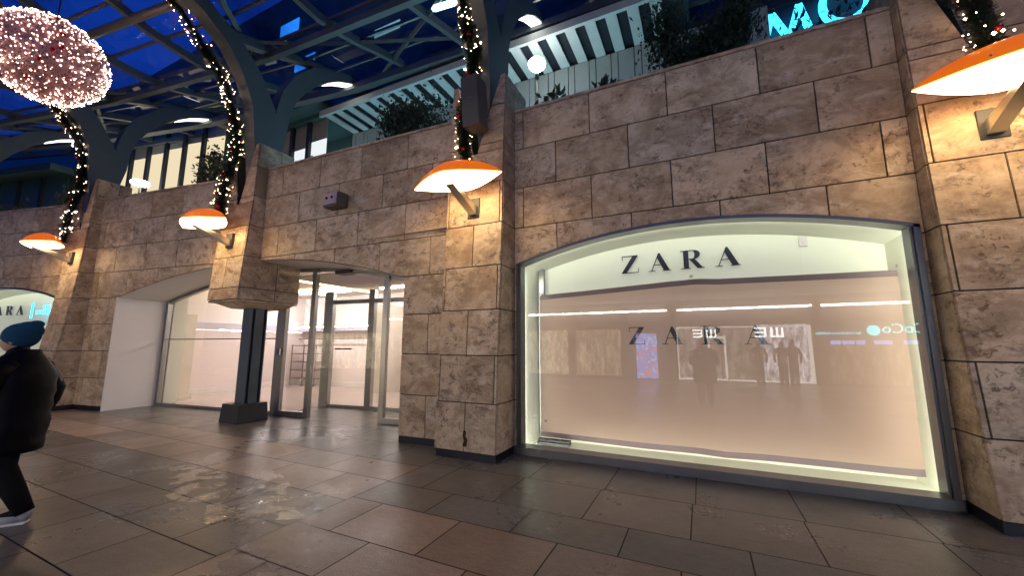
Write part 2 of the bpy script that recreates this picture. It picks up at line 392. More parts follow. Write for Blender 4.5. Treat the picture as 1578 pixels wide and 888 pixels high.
def bay(W, lo, brk, label, phase0=-2.28):
    e = empty('stone_wall', (W.x0, W.D+W.m*W.x0, 0), label, 'stone wall', 'travertine wall bays between the buttresses')
    st = MB(); gp = .0075
    for n in range(0, 8):
        z1 = course_z(n)-gp; z0 = course_z(n+1)+gp
        ph = phase0 if n % 2 == 0 else phase0+.52
        js = [W.x0]+[x for x in [ph+1.035*k for k in range(-30, 30)] if W.x0+.06 < x < W.x1-.06]+[W.x1]
        for a, b in zip(js, js[1:]):
            run_poly(st, W, a+gp, b-gp, z0, z1, lo, 0, .03, 0, rc(), brk)
    st.build('stone_cladding', M['stone'], e)
    bk = MB(); run_poly(bk, W, W.x0, W.x1, 0, course_z(0)-.003, lo, .022, .232, 0, (0, 0, 0), brk)
    bk.build('wall_core', M['joint'], e)
    cp = MB(); n = 5
    xs = [W.x0+(W.x1-W.x0)*i/n for i in range(n+1)]
    for a, b in zip(xs, xs[1:]):
        P = W.P; g2 = .003
        cp.hexa([P(a+g2, -.01, ZT+.002), P(b-g2, -.01, ZT+.002), P(b-g2, .34, ZT+.002), P(a+g2, .34, ZT+.002)], [P(a+g2, -.01, ZT+.045), P(b-g2, -.01, ZT+.045), P(b-g2, .34, ZT+.045), P(a+g2, .34, ZT+.045)], 0, rc())
    cp.build('coping', M['stone'], e)
    sk = MB(); brks = sorted([W.x0, W.x1]+list(brk))
    for a, b in zip(brks, brks[1:]):
        if lo and lo((a+b)/2) > 0: continue
        P = W.P
        sk.hexa([P(a, .012, 0), P(b, .012, 0), P(b, .02, 0), P(a, .02, 0)], [P(a, .012, .1), P(b, .012, .1), P(b, .02, .1), P(a, .02, .1)])
    if sk.v: sk.build('skirting', M['skirt'], e)
    return e
W0 = Wall(3.05, 8.6, 5.27, -.03); W1 = Wall(-2.43, 2.08, 5.171, 0); W2 = Wall(-7.93, -3.38, 5.138, .042)
W3 = Wall(-13.38, -8.93, 6.094, .147); W4 = Wall(-18.88, -14.4, 7.3, .23); W5 = Wall(-24.4, -19.9, 9.0, .32)
arch1 = arch_fn(-2.38, 2.035, -.15, 2.24, 3.045, .365)
archE = arch_fn(-12.35, -4.32, -8.35, 4.02, 3.2, .6)
arch4 = arch_fn(-18.8, -14.46, -16.63, 2.2, 3.0, .36)
bay(W0, arch_fn(3.2, 8.45, 5.8, 2.6, 3.05, .36), (3.2, 8.45), 'travertine wall bay at the far right beyond the last buttress')
bay(W1, arch1, (-2.38, 2.035), 'travertine wall bay over the big lit display window with the beige banner')
bay(W2, archE, (-4.32,), 'travertine wall bay above the glass entrance doors with a small grey light box')
bay(W3, archE, (-12.35,), 'travertine wall bay above the white side panel of the recessed entrance')
bay(W4, arch4, (-18.8, -14.46), 'distant travertine wall bay over the small display window behind the person')
bay(W5, arch_fn(-24.3, -20, -22.1, 2.2, 3.0, .36), (-24.3, -20), 'farthest travertine wall bay beyond the left edge')

def slab(mb, pts, inw, col, g2=.0075, th=.034, mi=0):
    c = sum((Vector(p) for p in pts), Vector())/len(pts)
    P = [Vector(p) for p in pts]; n = len(P)
    out = []
    for i in range(n):   # inset each corner along the adjoining edges
        a, b, d = P[i-1], P[i], P[(i+1) % n]
        e1 = (a-b).normalized(); e2 = (d-b).normalized()
        s_ = max(.35, e1.cross(e2).length)
        out.append(b+(e1+e2)*g2/s_)
    inv = Vector(inw)*th
    mb.hexa([tuple(p) for p in out], [tuple(p+inv) for p in out], mi, col)
def buttress(x0, x1, yw, ytab, label, zbase=0.0, wl=None, wr=None, deep=0.0):
    """ytab: front y by height; yw: wall y; notch on top for the steel column"""
    fy = lambda z: interp(ytab, z)
    e = empty('stone_buttress', ((x0+x1)/2, fy(0), zbase), label, 'buttress', 'travertine buttresses along the facade')
    st = MB(); core = MB(); wl = wl or yw; wr = wr or yw
    ztop = 5.62; yb = yw+.55
    zs = [ztop, 5.111, 4.485, 3.859, 3.233, 2.607, 1.981, 1.355, .729, .103]
    zs = [z for z in zs if z > zbase+.05]
    if zbase > .05: zs.append(zbase)
    NB = 4.36
    nl0, nr0, nr1 = x0+.13, x0+.5, x1-.06    # notch: left prong edge, slot bottom right, slot top right
    for k, (z1, z0) in enumerate(zip(zs, zs[1:])):
        xc_ = (x0+x1)/2
        def xr_of(z): return xc_+.03+.35*max(0, (z-NB))/(ztop-NB)
        def xl_of(z): return xc_-.03-.35*max(0, (z-NB))/(ztop-NB)
        ya, yb_ = fy(z0), fy(z1)
        F = lambda x, z: (x, fy(z), z)
        if z1 > NB+.05:
            zz = max(z0, NB)
            slab(st, [F(x0, zz), F(xl_of(zz), zz), F(xl_of(z1), z1), F(x0, z1)], (0, 1, 0), rc())
            slab(st, [F(xr_of(zz), zz), F(x1, zz), F(x1, z1), F(xr_of(z1), z1)], (0, 1, 0), rc())
            if z0 < NB: slab(st, [F(x0, z0), F(x1, z0), F(x1, NB), F(x0, NB)], (0, 1, 0), rc())
        elif k % 2 == 1:
            slab(st, [F(x0, z0), F(x0+.045, z0), F(x0+.045, z1), F(x0, z1)], (0, 1, 0), rc())
            slab(st, [F(x0+.045, z0), F(x1-.045, z0), F(x1-.045, z1), F(x0+.045, z1)], (0, 1, 0), rc())
            slab(st, [F(x1-.045, z0), F(x1, z0), F(x1, z1), F(x1-.045, z1)], (0, 1, 0), rc())
        else:
            xm = (x0+x1)/2+random.uniform(-.04, .04)
            slab(st, [F(x0, z0), F(xm, z0), F(xm, z1), F(x0, z1)], (0, 1, 0), rc())
            slab(st, [F(xm, z0), F(x1, z0), F(x1, z1), F(xm, z1)], (0, 1, 0), rc())
        # sides
        for xs, s_, yw_ in ((x1, -1, wr), (x0, 1, wl)):
            ye = (yw+.55) if z1 > ZT+.02 else (yw_+deep if (deep and z1 < 3.3) else yw_+.02)
            pts = [(xs, fy(z0)+.031, z0), (xs, ye, z0), (xs, ye, z1), (xs, fy(z1)+.031, z1)]
            if z0 > 4.9 or ye-fy(z0) > .95:
                ym = (fy(z0)+ye)/2+.1
                slab(st, [pts[0], (xs, ym, z0), (xs, ym, z1), pts[3]], (s_, 0, 0), rc())
                slab(st, [(xs, ym, z0), pts[1], pts[2], (xs, ym, z1)], (s_, 0, 0), rc())
            else:
                slab(st, pts, (s_, 0, 0), rc())
    # top cap stones of the two prongs
    i_ = .018
    slab(st, [(x0, fy(ztop), ztop+.002), (xl_of(ztop), fy(ztop), ztop+.002), (xl_of(ztop), yb, ztop+.002), (x0, yb, ztop+.002)], (0, 0, -1), rc(), th=.035)
    slab(st, [(xr_of(ztop), fy(ztop), ztop+.002), (x1, fy(ztop), ztop+.002), (x1, yb, ztop+.002), (xr_of(ztop), yb, ztop+.002)], (0, 0, -1), rc(), th=.035)
    st.build('stone_cladding', M['stone'], e)
    zb = max(.09, zbase+.012)
    yz = [(z, fy(z)+.02) for z in sorted([zb, NB]+[z for z in zs if zb+.02 < z < NB-.02])]
    for (za, y0), (zc, y1) in zip(yz, yz[1:]):
        dp = (yw+deep) if deep and zc < 3.3 else yw+.3
        core.hexa([(x0+i_, y0, za), (x1-i_, y0, za), (x1-i_, dp, za), (x0+i_, dp, za)], [(x0+i_, y1, zc), (x1-i_, y1, zc), (x1-i_, dp, zc), (x0+i_, dp, zc)])
    y0, y1 = fy(NB)+i_, fy(ztop)+i_
    la, lb_, ra, rb_ = xl_of(NB)-.006, xl_of(ztop)-.006, xr_of(NB)+.006, xr_of(ztop)+.006
    core.hexa([(x0+i_, y0, NB), (la, y0, NB), (la, yb-.01, NB), (x0+i_, yb-.01, NB)], [(x0+i_, y1, ztop-.04), (lb_, y1, ztop-.04), (lb_, yb-.01, ztop-.04), (x0+i_, yb-.01, ztop-.04)])
    core.hexa([(ra, y0, NB), (x1-i_, y0, NB), (x1-i_, yb-.01, NB), (ra, yb-.01, NB)], [(rb_, y1, ztop-.04), (x1-i_, y1, ztop-.04), (x1-i_, yb-.01, ztop-.04), (rb_, yb-.01, ztop-.04)])
    core.build('buttress_core', M['joint'], e)
    if zbase > .05:
        un = MB()
        un.box(x0+.01, x1-.01, fy(zbase)+.02, yw+.9, zbase-.035, zbase-.003, 0, rc())
        un.hexa([(x0+.3, fy(zbase)+.3, zbase-.14), (x1-.2, fy(zbase)+.3, zbase-.14), (x1-.2, yw+.7, zbase-.14), (x0+.3, yw+.7, zbase-.14)],
                [(x0+.08, fy(zbase)+.1, zbase-.036), (x1-.05, fy(zbase)+.1, zbase-.036), (x1-.05, yw+.85, zbase-.036), (x0+.08, yw+.85, zbase-.036)], 0, rc())
        un.build('underside', M['stone'], e)
    else:
        sk = MB(); sk.box(x0+.015, x1-.012, fy(.1)+.03, yw+.1, 0, .1); sk.build('skirting', M['skirt'], e)
    return e, fy
BT = {}
T1 = [(0, 4.60), (1, 4.63), (2, 4.69), (3.2, 4.76), (4.5, 4.80), (5.7, 4.88)]
T0 = [(0, 4.70), (1, 4.79), (2, 4.87), (3.2, 4.94), (4.5, 5.0), (5.7, 5.06)]
T2 = [(2.3, 4.43), (3.2, 4.48), (4.5, 4.56), (5.7, 4.58)]
T3 = [(0, 3.58), (1, 3.67), (2, 3.77), (3.2, 3.86), (4.5, 3.92), (5.7, 3.95)]
T4 = [(0, 2.55), (2, 2.7), (4.5, 2.85), (5.7, 2.9)]
specs = [(2.08, 3.05, 5.17, T0, 'travertine buttress at the far right edge, beside the big lit display window', 0, 5.171, 5.18, 0),
         (-3.38, -2.43, 5.08, T1, 'travertine buttress with a black loudspeaker, between the entrance and the big window', 0, 4.996, 5.171, 0),
         (-8.93, -7.93, 4.80, T2, 'travertine buttress hanging above the steel column of the entrance', 2.37, 4.78, 4.805, .9),
         (-14.4, -13.38, 4.07, T3, 'travertine buttress under the big glowing ball, behind the person', 0, 3.99, 4.127, 0),
         (-19.9, -18.88, 2.85, T4, 'farthest travertine buttress past the left edge', 0, 2.63, 2.96, 0)]
for sp in specs:
    e, fy = buttress(sp[0], sp[1], sp[2], sp[3], sp[4], sp[5], sp[6], sp[7], sp[8]); BT[round(sp[0], 1)] = fy

# ------------------------------------------------------------------ display windows
SER = {  # serif capitals as polygons in a unit em box: (list of polygons, advance)
 'Z': ([[(.02, 0), (.25, 0), (.81, .955), (.81, 1), (.58, 1)], [(.06, 1), (.80, 1), (.80, .955), (.06, .955)], [(.06, .955), (.09, .955), (.085, .74), (.055, .74)],
        [(.02, 0), (.83, 0), (.83, .045), (.05, .045)], [(.80, .045), (.83, .045), (.835, .27), (.81, .27)]], .90),
 'A': ([[(.12, .03), (.165, .03), (.475, .93), (.46, 1)], [(.46, 1), (.53, 1), (.94, .03), (.68, .03), (.39, .76)], [(.26, .33), (.61, .33), (.61, .37), (.26, .37)],
        [(.0, 0), (.30, 0), (.30, .035), (.0, .035)], [(.62, 0), (1.0, 0), (1.0, .035), (.62, .035)]], 1.04),
 'R': ([[(.12, 0), (.34, 0), (.34, 1), (.12, 1)], [(.0, 0), (.43, 0), (.43, .035), (.0, .035)], [(.0, 1), (.55, 1), (.55, .96), (.0, .96)],
        [(.30, .5), (.56, .5), (.56, .54), (.30, .54)],
        [(.50, 1), (.66, .985), (.77, .92), (.82, .83), (.82, .72), (.77, .61), (.66, .53), (.50, .5), (.50, .54), (.555, .57), (.585, .66), (.595, .77), (.58, .87), (.55, .94), (.50, .96)],
        [(.37, .51), (.60, .51), (.90, .05), (.98, .035), (.98, 0), (.70, 0)]], 1.02)}
def letters(name, text, P, x, z, hgt, wfac, gap, th, mat, parent):
    """P(x, d, z) maps to the wall; letters stand proud towards the viewer"""
    for ch in text:
        polys, adv = SER[ch]; mb = MB()
        for po in polys:
            a = [P(x+px*hgt*wfac, -.002, z+pz*hgt) for px, pz in po]; b = [P(x+px*hgt*wfac, -.002-th, z+pz*hgt) for px, pz in po]
            # triangulate safely through bmesh later
            mb.hexa(b, a)
        o = mb.build(name, mat, parent)
        bm = bmesh.new(); bm.from_mesh(o.data); bmesh.ops.recalc_face_normals(bm, faces=bm.faces); bmesh.ops.triangulate(bm, faces=[f for f in bm.faces if len(f.verts) > 4]); bm.to_mesh(o.data); bm.free()
        x += adv*hgt*wfac+gap
def self_glow(n, col, ecol, s):
    m, t, b = newmat(n); b.inputs['Base Color'].default_value = (*col, 1); b.inputs['Roughness'].default_value = .6
    b.inputs['Emission Color'].default_value = (*ecol, 1); b.inputs['Emission Strength'].default_value = s
    return m
M['glowpanel'] = self_glow('cream_panel_added_glow', (.80, .82, .68), (.86, .90, .72), .17)  # weak emission added to the plain panel to even out the display lighting
def fabric():
    m, t, b = newmat('beige_banner_fabric'); N = t.nodes; L = t.links
    for x in list(N): N.remove(x)
    o = N.new('ShaderNodeOutputMaterial'); d = N.new('ShaderNodeBsdfDiffuse'); tr = N.new('ShaderNodeBsdfTranslucent'); mx = N.new('ShaderNodeMixShader')
    d.inputs[0].default_value = (.58, .46, .40, 1); tr.inputs[0].default_value = (.84, .62, .57, 1); mx.inputs[0].default_value = .62
    L.new(d.outputs[0], mx.inputs[1]); L.new(tr.outputs[0], mx.inputs[2]); L.new(mx.outputs[0], o.inputs[0])
    return m
M['banner'] = fabric()
M['led'] = emis('window_led_strip', (1, 1, .86), 14.5)
def display_window(W, xl, xr, af, label, banner):
    P = W.P; e = empty('display_window', ((xl+xr)/2, W.D+W.m*(xl+xr)/2, 0), label, 'shop window', 'arched display windows in the stone wall')
    N_ = 28; xs = [xl+(xr-xl)*i/N_ for i in range(N_+1)]
    A = lambda x: af(min(max(x, xl+1e-3), xr-1e-3))
    fr = MB(); fw = .045; fo = -.05; fd = .14
    zb0, zb1 = 0.035, .12
    fr.hexa([P(xl, fo-.03, zb0), P(xr, fo-.03, zb0), P(xr, fd, zb0), P(xl, fd, zb0)], [P(xl, fo-.03, zb1), P(xr, fo-.03, zb1), P(xr, fd, zb1), P(xl, fd, zb1)])
    fr.hexa([P(xl+.01, -.01, 0), P(xr-.01, -.01, 0), P(xr-.01, fd, 0), P(xl+.01, fd, 0)], [P(xl+.01, -.01, zb0-.003), P(xr-.01, -.01, zb0-.003), P(xr-.01, fd, zb0-.003), P(xl+.01, fd, zb0-.003)])
    for a, b in ((xl, xl+.03), (xl+.034, xl+.055), (xr-.05, xr), (xr-.075, xr-.054)):
        q = 0 if a in (xl, xr-.05) else .03
        fr.hexa([P(a, fo+q, zb1), P(b, fo+q, zb1), P(b, fd, zb1), P(a, fd, zb1)], [P(a, fo+q, A(a+.02)-.012), P(b, fo+q, A(b)-.012), P(b, fd, A(b)-.012), P(a, fd, A(a+.02)-.012)])
    for a, b in zip(xs, xs[1:]):
        fr.hexa([P(a, fo, A(a)-fw), P(b, fo, A(b)-fw), P(b, fd, A(b)-fw), P(a, fd, A(a)-fw)], [P(a, fo, A(a)-.006), P(b, fo, A(b)-.006), P(b, fd, A(b)-.006), P(a, fd, A(a)-.006)])
    fr.build('frame', M['frame'], e)
    gl = MB()
    for a, b in zip(xs[:-1], xs[1:]):
        gl.face([P(a, .02, zb1-.01), P(b, .02, zb1-.01), P(b, .02, A(b)-.02), P(a, .02, A(a)-.02)])
    gl.build('glass', M['glass'], e)
    # box behind
    d = .62
    bp = MB()
    for a, b in zip(xs, xs[1:]):
        bp.face([P(a, d, .05), P(b, d, .05), P(b, d, A(b)-.07), P(a, d, A(a)-.07)])
    bp.build('back_panel', M['glowpanel'], e)
    rv = MB()
    for a, b in zip(xs, xs[1:]):
        rv.face([P(a, .15, A(a)-.004), P(b, .15, A(b)-.004), P(b, d, A(b)-.075), P(a, d, A(a)-.075)])
    rv.face([P(xl+.004, .15, .05), P(xl+.12, d, .05), P(xl+.12, d, A(xl)-.02), P(xl+.004, .15, A(xl)-.02)])
    rv.face([P(xr-.004, .15, .05), P(xr-.06, d, .05), P(xr-.06, d, A(xr)-.02), P(xr-.004, .15, A(xr)-.02)])
    rv.face([P(xl, .15, .06), P(xr, .15, .06), P(xr, d, .09), P(xl, d, .09)])
    rv.build('lining', M['cream'], e)
    st = MB()
    for a, b in zip(xs[1:-1], xs[2:-1]):
        st.face([P(a, .146, A(a)-.040), P(b, .146, A(b)-.040), P(b, .146, A(b)-.012), P(a, .146, A(a)-.012)])
    st.face([P(xl+.012, .146, .2), P(xl+.048, .146, .2), P(xl+.048, .146, A(xl)-.1), P(xl+.012, .146, A(xl)-.1)])
    st.face([P(xr-.068, .146, .2), P(xr-.012, .146, .2), P(xr-.012, .146, A(xr)-.1), P(xr-.068, .146, A(xr)-.1)])
    st.face([P(xl+.1, .146, .075), P(xr-.1, .146, .075), P(xr-.1, .146, .112), P(xl+.1, .146, .112)])
    st.build('light_strip', M['led'], e)
    return e
e1 = display_window(W1, -2.375, 2.03, arch1, 'big arched display window with a beige banner hanging inside', True)
P1 = W1.P
letters('letter', 'ZARA', lambda x, dd, z: P1(x, .60+dd, z), -.985, 2.525, .255, 1.16, .115, .012, M['black'], e1)
# dark gap and small things on the back wall
dk = MB(); dk.hexa([P1(-2.25, .52, .2), P1(-2.17, .52, .2), P1(-2.17, .60, .2), P1(-2.25, .60, .2)], [P1(-2.25, .52, 2.72), P1(-2.17, .52, 2.75), P1(-2.17, .60, 2.75), P1(-2.25, .60, 2.72)])
dk.build('wall_channel', M['darkframe'], e1)
tr_ = MB(); tr_.face([P1(-.02, .60, 3.0), P1(.045, .60, 3.0), P1(.012, .60, 2.965)]); tr_.build('bracket', M['black2'], e1)
sw = MB(); sw.hexa([P1(1.17, .58, 2.70), P1(1.25, .58, 2.70), P1(1.25, .619, 2.70), P1(1.17, .619, 2.70)], [P1(1.17, .58, 2.82), P1(1.25, .58, 2.82), P1(1.25, .619, 2.82), P1(1.17, .619, 2.82)])
sw.build('switch_box', M['shopwhite'], e1)
ps = MB(); ps.box(-2.2, -1.74, 5.171+.30, 5.171+.42, .101, .16); ps.box(-2.2, -1.73, 5.171+.27, 5.171+.30, .101, .13); ps.build('power_rail', M['black2'], e1)
# banner
top = [(-2.22, 2.255), (-1.9, 2.27), (-1.5, 2.285), (-1.03, 2.31), (-.6, 2.335), (-.06, 2.365), (.3, 2.345), (.56, 2.34), (1.0, 2.33), (1.52, 2.32), (2.06, 2.315)]
bot = [(-2.22, .16), (-1.72, .155), (-1.2, .15), (-.78, .145), (-.12, .15), (.2, .135), (.59, .15), (1.31, .155), (1.7, .155), (1.95, .16), (2.06, .175)]
bn = MB(); hm = MB()
NX, NZ = 60, 30
def bpt(i, j):
    x = -2.22+4.28*i/NX; t = j/NZ
    zt = interp(top, x); zb = interp(bot, x); z = zb+(zt-zb)*t
    xx = x
    if i == NX: xx = x+.008*math.sin(z*7)
    fold = .022*math.exp(-((x+.06)/.35)**2)*t*math.sin((x+.06)*14+t*3)*t + .012*math.sin(x*2.1+t*1.5)+.014*math.exp(-((x-1.9)/.3)**2)*math.sin(t*9) + .02*math.exp(-((t-.9)/.12)**2)*math.sin(x*1.9+1)
    return P1(xx, .47+fold, z)
for i in range(NX):
    for j in range(NZ):
        (hm if j in (0, NZ-1) else bn).face([bpt(i, j), bpt(i+1, j), bpt(i+1, j+1), bpt(i, j+1)])
bo = bn.build('banner', M['banner'], None, smooth=True)
tag(bo, 'wavy beige banner with black lettering hanging inside the big display window', 'banner')
hm.build('hem', M['hem'], bo, smooth=True)
letters('letter', 'ZARA', lambda x, dd, z: P1(x, .435+dd, z), -.90, 1.505, .235, 1.12, .20, .004, M['black'], bo)
sq = MB(); sq.face([P1(-2.15, .44, .37), P1(-2.11, .44, .37), P1(-2.11, .44, .41), P1(-2.15, .44, .41)]); sq.build('care_mark', M['hem'], bo)
for x, z in ((-.06, 2.40), (2.0, 2.36), (-2.22, 2.29)): gm = MB(); gm.ball(P1(x, .45, z), .022, 10, 6); gm.build('hook', M['chrome'], bo, smooth=True)
e4 = display_window(W4, -18.79, -14.47, arch4, 'small distant display window with dark lettering, cut by the left edge', False)
P4 = W4.P
letters('letter', 'ZARA', lambda x, dd, z: P4(x, .60+dd, z), -18.5, 2.32, .26, 1.1, .12, .012, M['black'], e4)
M['cyan'] = emis('cyan_reflection_glow', (.03, .55, 1), 4.5)
cs = MB()  # reflection of a sign, built as glowing blocks behind the pane
cs.box(-16.26, -16.22, 3.93, 3.96, 2.2, 2.62)
x = -16.14
for row, (z, n) in enumerate(((2.50, 5), (2.36, 9))):
    for k in range(n):
        xx = x+(.25 if row == 0 else 0)+k*.095; hgt = .08 if row == 0 else .1
        yb_ = 7.3+.23*xx+.4
        cs.box(xx, xx+.025, yb_, yb_+.01, z-hgt/2, z+hgt/2); cs.box(xx+.03, xx+.07, yb_, yb_+.01, z+hgt/2-.02, z+hgt/2)
        if (k*7+row) % 3: cs.box(xx+.03, xx+.065, yb_, yb_+.01, z-.01, z+.01)
        if (k*5+row) % 2: cs.box(xx+.03, xx+.07, yb_, yb_+.01, z-hgt/2, z-hgt/2+.02)
tag(cs.build('neon_sign', M['cyan']), 'two lines of glowing cyan blocks standing in for a sign reflected in the distant window', 'sign')

# ------------------------------------------------------------------ recessed entrance
GL = lambda x, o=0: 5.27+.11*(x+12.4)+o     # line of the entrance glazing
en = empty('entrance_recess', (-8.3, 5.3, 0), 'arched white lined recess leading to the glass entrance', 'entrance')
sf = MB(); xs = [-12.35+8.03*i/40 for i in range(41)]
for a, b in zip(xs, xs[1:]):
    Wa = W3 if a < -8.45 else W2
    za, zb = archE(min(max(a, -12.349), -4.321)), archE(min(max(b, -12.349), -4.321))
    ya, yb = Wa.D+Wa.m*a, Wa.D+Wa.m*b
    sf.face([(a, ya+.004, za-.014), (b, yb+.004, zb-.014), (b, GL(b, .06), zb-.014), (a, GL(a, .06), za-.014)])
sf.build('soffit', M['white'], en)
sp_ = MB(); zz = archE(-12.34)
sp_.hexa([(-12.37, 4.265, 0), (-12.335, 4.265, 0), (-12.375, GL(-12.37, .05), 0), (-12.41, GL(-12.37, .05), 0)], [(-12.37, 4.265, zz), (-12.335, 4.265, zz), (-12.375, GL(-12.37, .05), zz), (-12.41, GL(-12.37, .05), zz)])
sp_.build('side_panel', M['white'], en)
rp = MB(); rp.box(-4.33, -4.30, 4.99, 6.2, 0, archE(-4.33)); rp.build('end_panel', M['joint'], en)
sc_ = MB()   # steel column
def ibeam(mb, cx, cy, z0, z1):
    for a, b, c, d in ((-.15, .15, -.16, -.135), (-.15, .15, .135, .16), (-.016, .016, -.135, .135), (-.15, -.128, -.09, .09), (.128, .15, -.09, .09), (-.128, -.016, -.013, .013), (.016, .128, -.013, .013)):
        mb.box(cx+a, cx+b, cy+c, cy+d, z0, z1)
ibeam(sc_, -8.27, 5.02, .352, 2.26)
ce = empty('steel_column', (-8.27, 5.05, 0), 'dark blue grey steel column on a black stone block under the hanging buttress', 'column')
sc_.build('shaft', M['steel'], ce, bevel=.004)
pb = MB(); pb.hexa([(-8.60, 4.70, 0), (-8.0, 4.70, 0), (-8.0, 5.30, 0), (-8.60, 5.30, 0)], [(-8.57, 4.72, .35), (-8.03, 4.72, .35), (-8.03, 5.28, .35), (-8.57, 5.28, .35)])
pb.build('plinth', M['slate'], ce, bevel=.012)
# glazing and doors
gz = empty('glass_entrance', (-7.5, GL(-7.5), 0), 'wide glass shopfront with steel framed entrance doors inside the recess', 'glass door')
def AZ(x): return archE(min(max(x, -12.34), -4.33))
fr = MB()
def vbar(mb, x0, x1, o0, o1, z0, z1f):
    mb.hexa([(x0, GL(x0, o0), z0), (x1, GL(x1, o0), z0), (x1, GL(x1, o1), z0), (x0, GL(x0, o1), z0)], [(x0, GL(x0, o0), z1f(x0)), (x1, GL(x1, o0), z1f(x1)), (x1, GL(x1, o1), z1f(x1)), (x0, GL(x0, o1), z1f(x0))])
for a, b in ((-12.36, -12.28), (-8.52, -8.38)): vbar(fr, a, b, -.04, .06, 0, lambda x: AZ(x)-.01)
xs = [-12.3+(.2*i) for i in range(41)]
for a, b in zip(xs, xs[1:]):
    fr.hexa([(a, GL(a, -.03), AZ(a)-.09), (b, GL(b, -.03), AZ(b)-.09), (b, GL(b, .05), AZ(b)-.09), (a, GL(a, .05), AZ(a)-.09)], [(a, GL(a, -.03), AZ(a)-.012), (b, GL(b, -.03), AZ(b)-.012), (b, GL(b, .05), AZ(b)-.012), (a, GL(a, .05), AZ(a)-.012)])
fr.hexa([(-12.3, GL(-12.3, -.02), 0), (-8.4, GL(-8.4, -.02), 0), (-8.4, GL(-8.4, .04), 0), (-12.3, GL(-12.3, .04), 0)], [(-12.3, GL(-12.3, -.02), .07), (-8.4, GL(-8.4, -.02), .07), (-8.4, GL(-8.4, .04), .07), (-12.3, GL(-12.3, .04), .07)])
fr.hexa([(-12.3, GL(-12.3, -.01), 1.62), (-8.4, GL(-8.4, -.01), 1.62), (-8.4, GL(-8.4, .02), 1.62), (-12.3, GL(-12.3, .02), 1.62)], [(-12.3, GL(-12.3, -.01), 1.645), (-8.4, GL(-8.4, -.01), 1.645), (-8.4, GL(-8.4, .02), 1.645), (-12.3, GL(-12.3, .02), 1.645)])
fr.build('frame', M['darkframe'], gz)
gp_ = MB()
for a, b in ((-12.3, -10.35), (-10.34, -8.45)):
    for i in range(6):
        p, q = a+(b-a)*i/6, a+(b-a)*(i+1)/6
        gp_.face([(p, GL(p), .05), (q, GL(q), .05), (q, GL(q), AZ(q)-.05), (p, GL(p), AZ(p)-.05)])
gp_.build('window_pane', M['glass'], gz)
vb = MB()    # projecting vestibule, front doors and mullions
for a, b in ((-8.36, -8.22), (-7.54, -7.43), (-5.69, -5.58), (-4.62, -4.5)):
    v1 = MB(); vbar(v1, a, b, -.08, .0, .0, lambda x: AZ(x)-.03); v1.build('mullion', M['darkframe'], gz)
for a, b in ((-8.2, -7.54), (-5.58, -4.62)):
    vb = MB(); vb.hexa([(a, GL(a, -.1), .01), (b, GL(b, -.1), .01), (b, GL(b, .0), .01), (a, GL(a, .0), .01)], [(a, GL(a, -.1), .11), (b, GL(b, -.1), .11), (b, GL(b, .0), .11), (a, GL(a, .0), .11)])
    vb.build('bottom_rail', M['darkframe'], gz)
op = MB()
op.box(-6.9, -6.45, GL(-6.7, -.14), GL(-6.7, .1), 2.98, 3.06); op.build('door_operator', M['black2'], gz)
lk = MB(); lk.box(-8.32, -8.22, GL(-8.3, -.16), GL(-8.3, -.12), 1.28, 1.42); lk.build('lock_plate', M['chrome'], gz)
for a, b in ((-8.2, -7.54), (-5.58, -4.62)):
    q = MB(); q.face([(a, GL(a, -.05), .1), (b, GL(b, -.05), .1), (b, GL(b, -.05), AZ(b)-.05), (a, GL(a, -.05), AZ(a)-.05)]); q.build('side_pane', M['dglass'], gz)
for a, b in ((-7.42, -6.59), (-6.575, -5.70)):
    q = MB(); q.hexa([(a, GL(a, -.06), .015), (b, GL(b, -.06), .015), (b, GL(b, -.05), .015), (a, GL(a, -.05), .015)], [(a, GL(a, -.06), AZ(a)-.1), (b, GL(b, -.06), AZ(b)-.1), (b, GL(b, -.05), AZ(b)-.1), (a, GL(a, -.05), AZ(a)-.1)])
    dr = q.build('door', M['dglass'], gz)
    s_ = 1 if a < -7 else -1; hx = (b-.10 if s_ > 0 else a+.10)
    hh = MB(); hh.box(hx-.10, hx+.10, GL(hx, -.12), GL(hx, -.09), 1.40, 1.43); hh.box(hx-.01, hx+.01, GL(hx, -.09), GL(hx, -.045), 1.405, 1.425)
    ho = hh.build('handle', M['black2'], dr)
# inner screen of the vestibule
ID = 1.25
inn = MB()
for a, b in ((-8.50, -8.24), (-7.16, -7.0), (-5.62, -5.46), (-4.5, -4.38)): vbar(inn, a, b, ID-.1, ID, 0, lambda x: 2.82)
for a, b in ((-8.24, -7.16), (-7.0, -5.62), (-5.46, -4.5)):
    inn.hexa([(a, GL(a, ID-.08), 0), (b, GL(b, ID-.08), 0), (b, GL(b, ID-.02), 0), (a, GL(a, ID-.02), 0)], [(a, GL(a, ID-.08), .08), (b, GL(b, ID-.08), .08), (b, GL(b, ID-.02), .08), (a, GL(a, ID-.02), .08)])
    inn.hexa([(a, GL(a, ID-.08), 2.5), (b, GL(b, ID-.08), 2.5), (b, GL(b, ID-.02), 2.5), (a, GL(a, ID-.02), 2.5)], [(a, GL(a, ID-.08), 2.6), (b, GL(b, ID-.08), 2.6), (b, GL(b, ID-.02), 2.6), (a, GL(a, ID-.02), 2.6)])
inn.build('inner_frame', M['darkframe'], gz)
ip = MB()
ip.face([(-8.3, GL(-8.3, ID-.05), 0), (-4.4, GL(-4.4, ID-.05), 0), (-4.4, GL(-4.4, ID-.05), 3.1), (-8.3, GL(-8.3, ID-.05), 3.1)])
ip.face([(-8.37, GL(-8.37, .05), 0), (-8.37, GL(-8.37, ID-.05), 0), (-8.37, GL(-8.37, ID-.05), 3.1), (-8.37, GL(-8.37, .05), 3.1)])
ip.build('inner_pane', M['dglass'], gz)
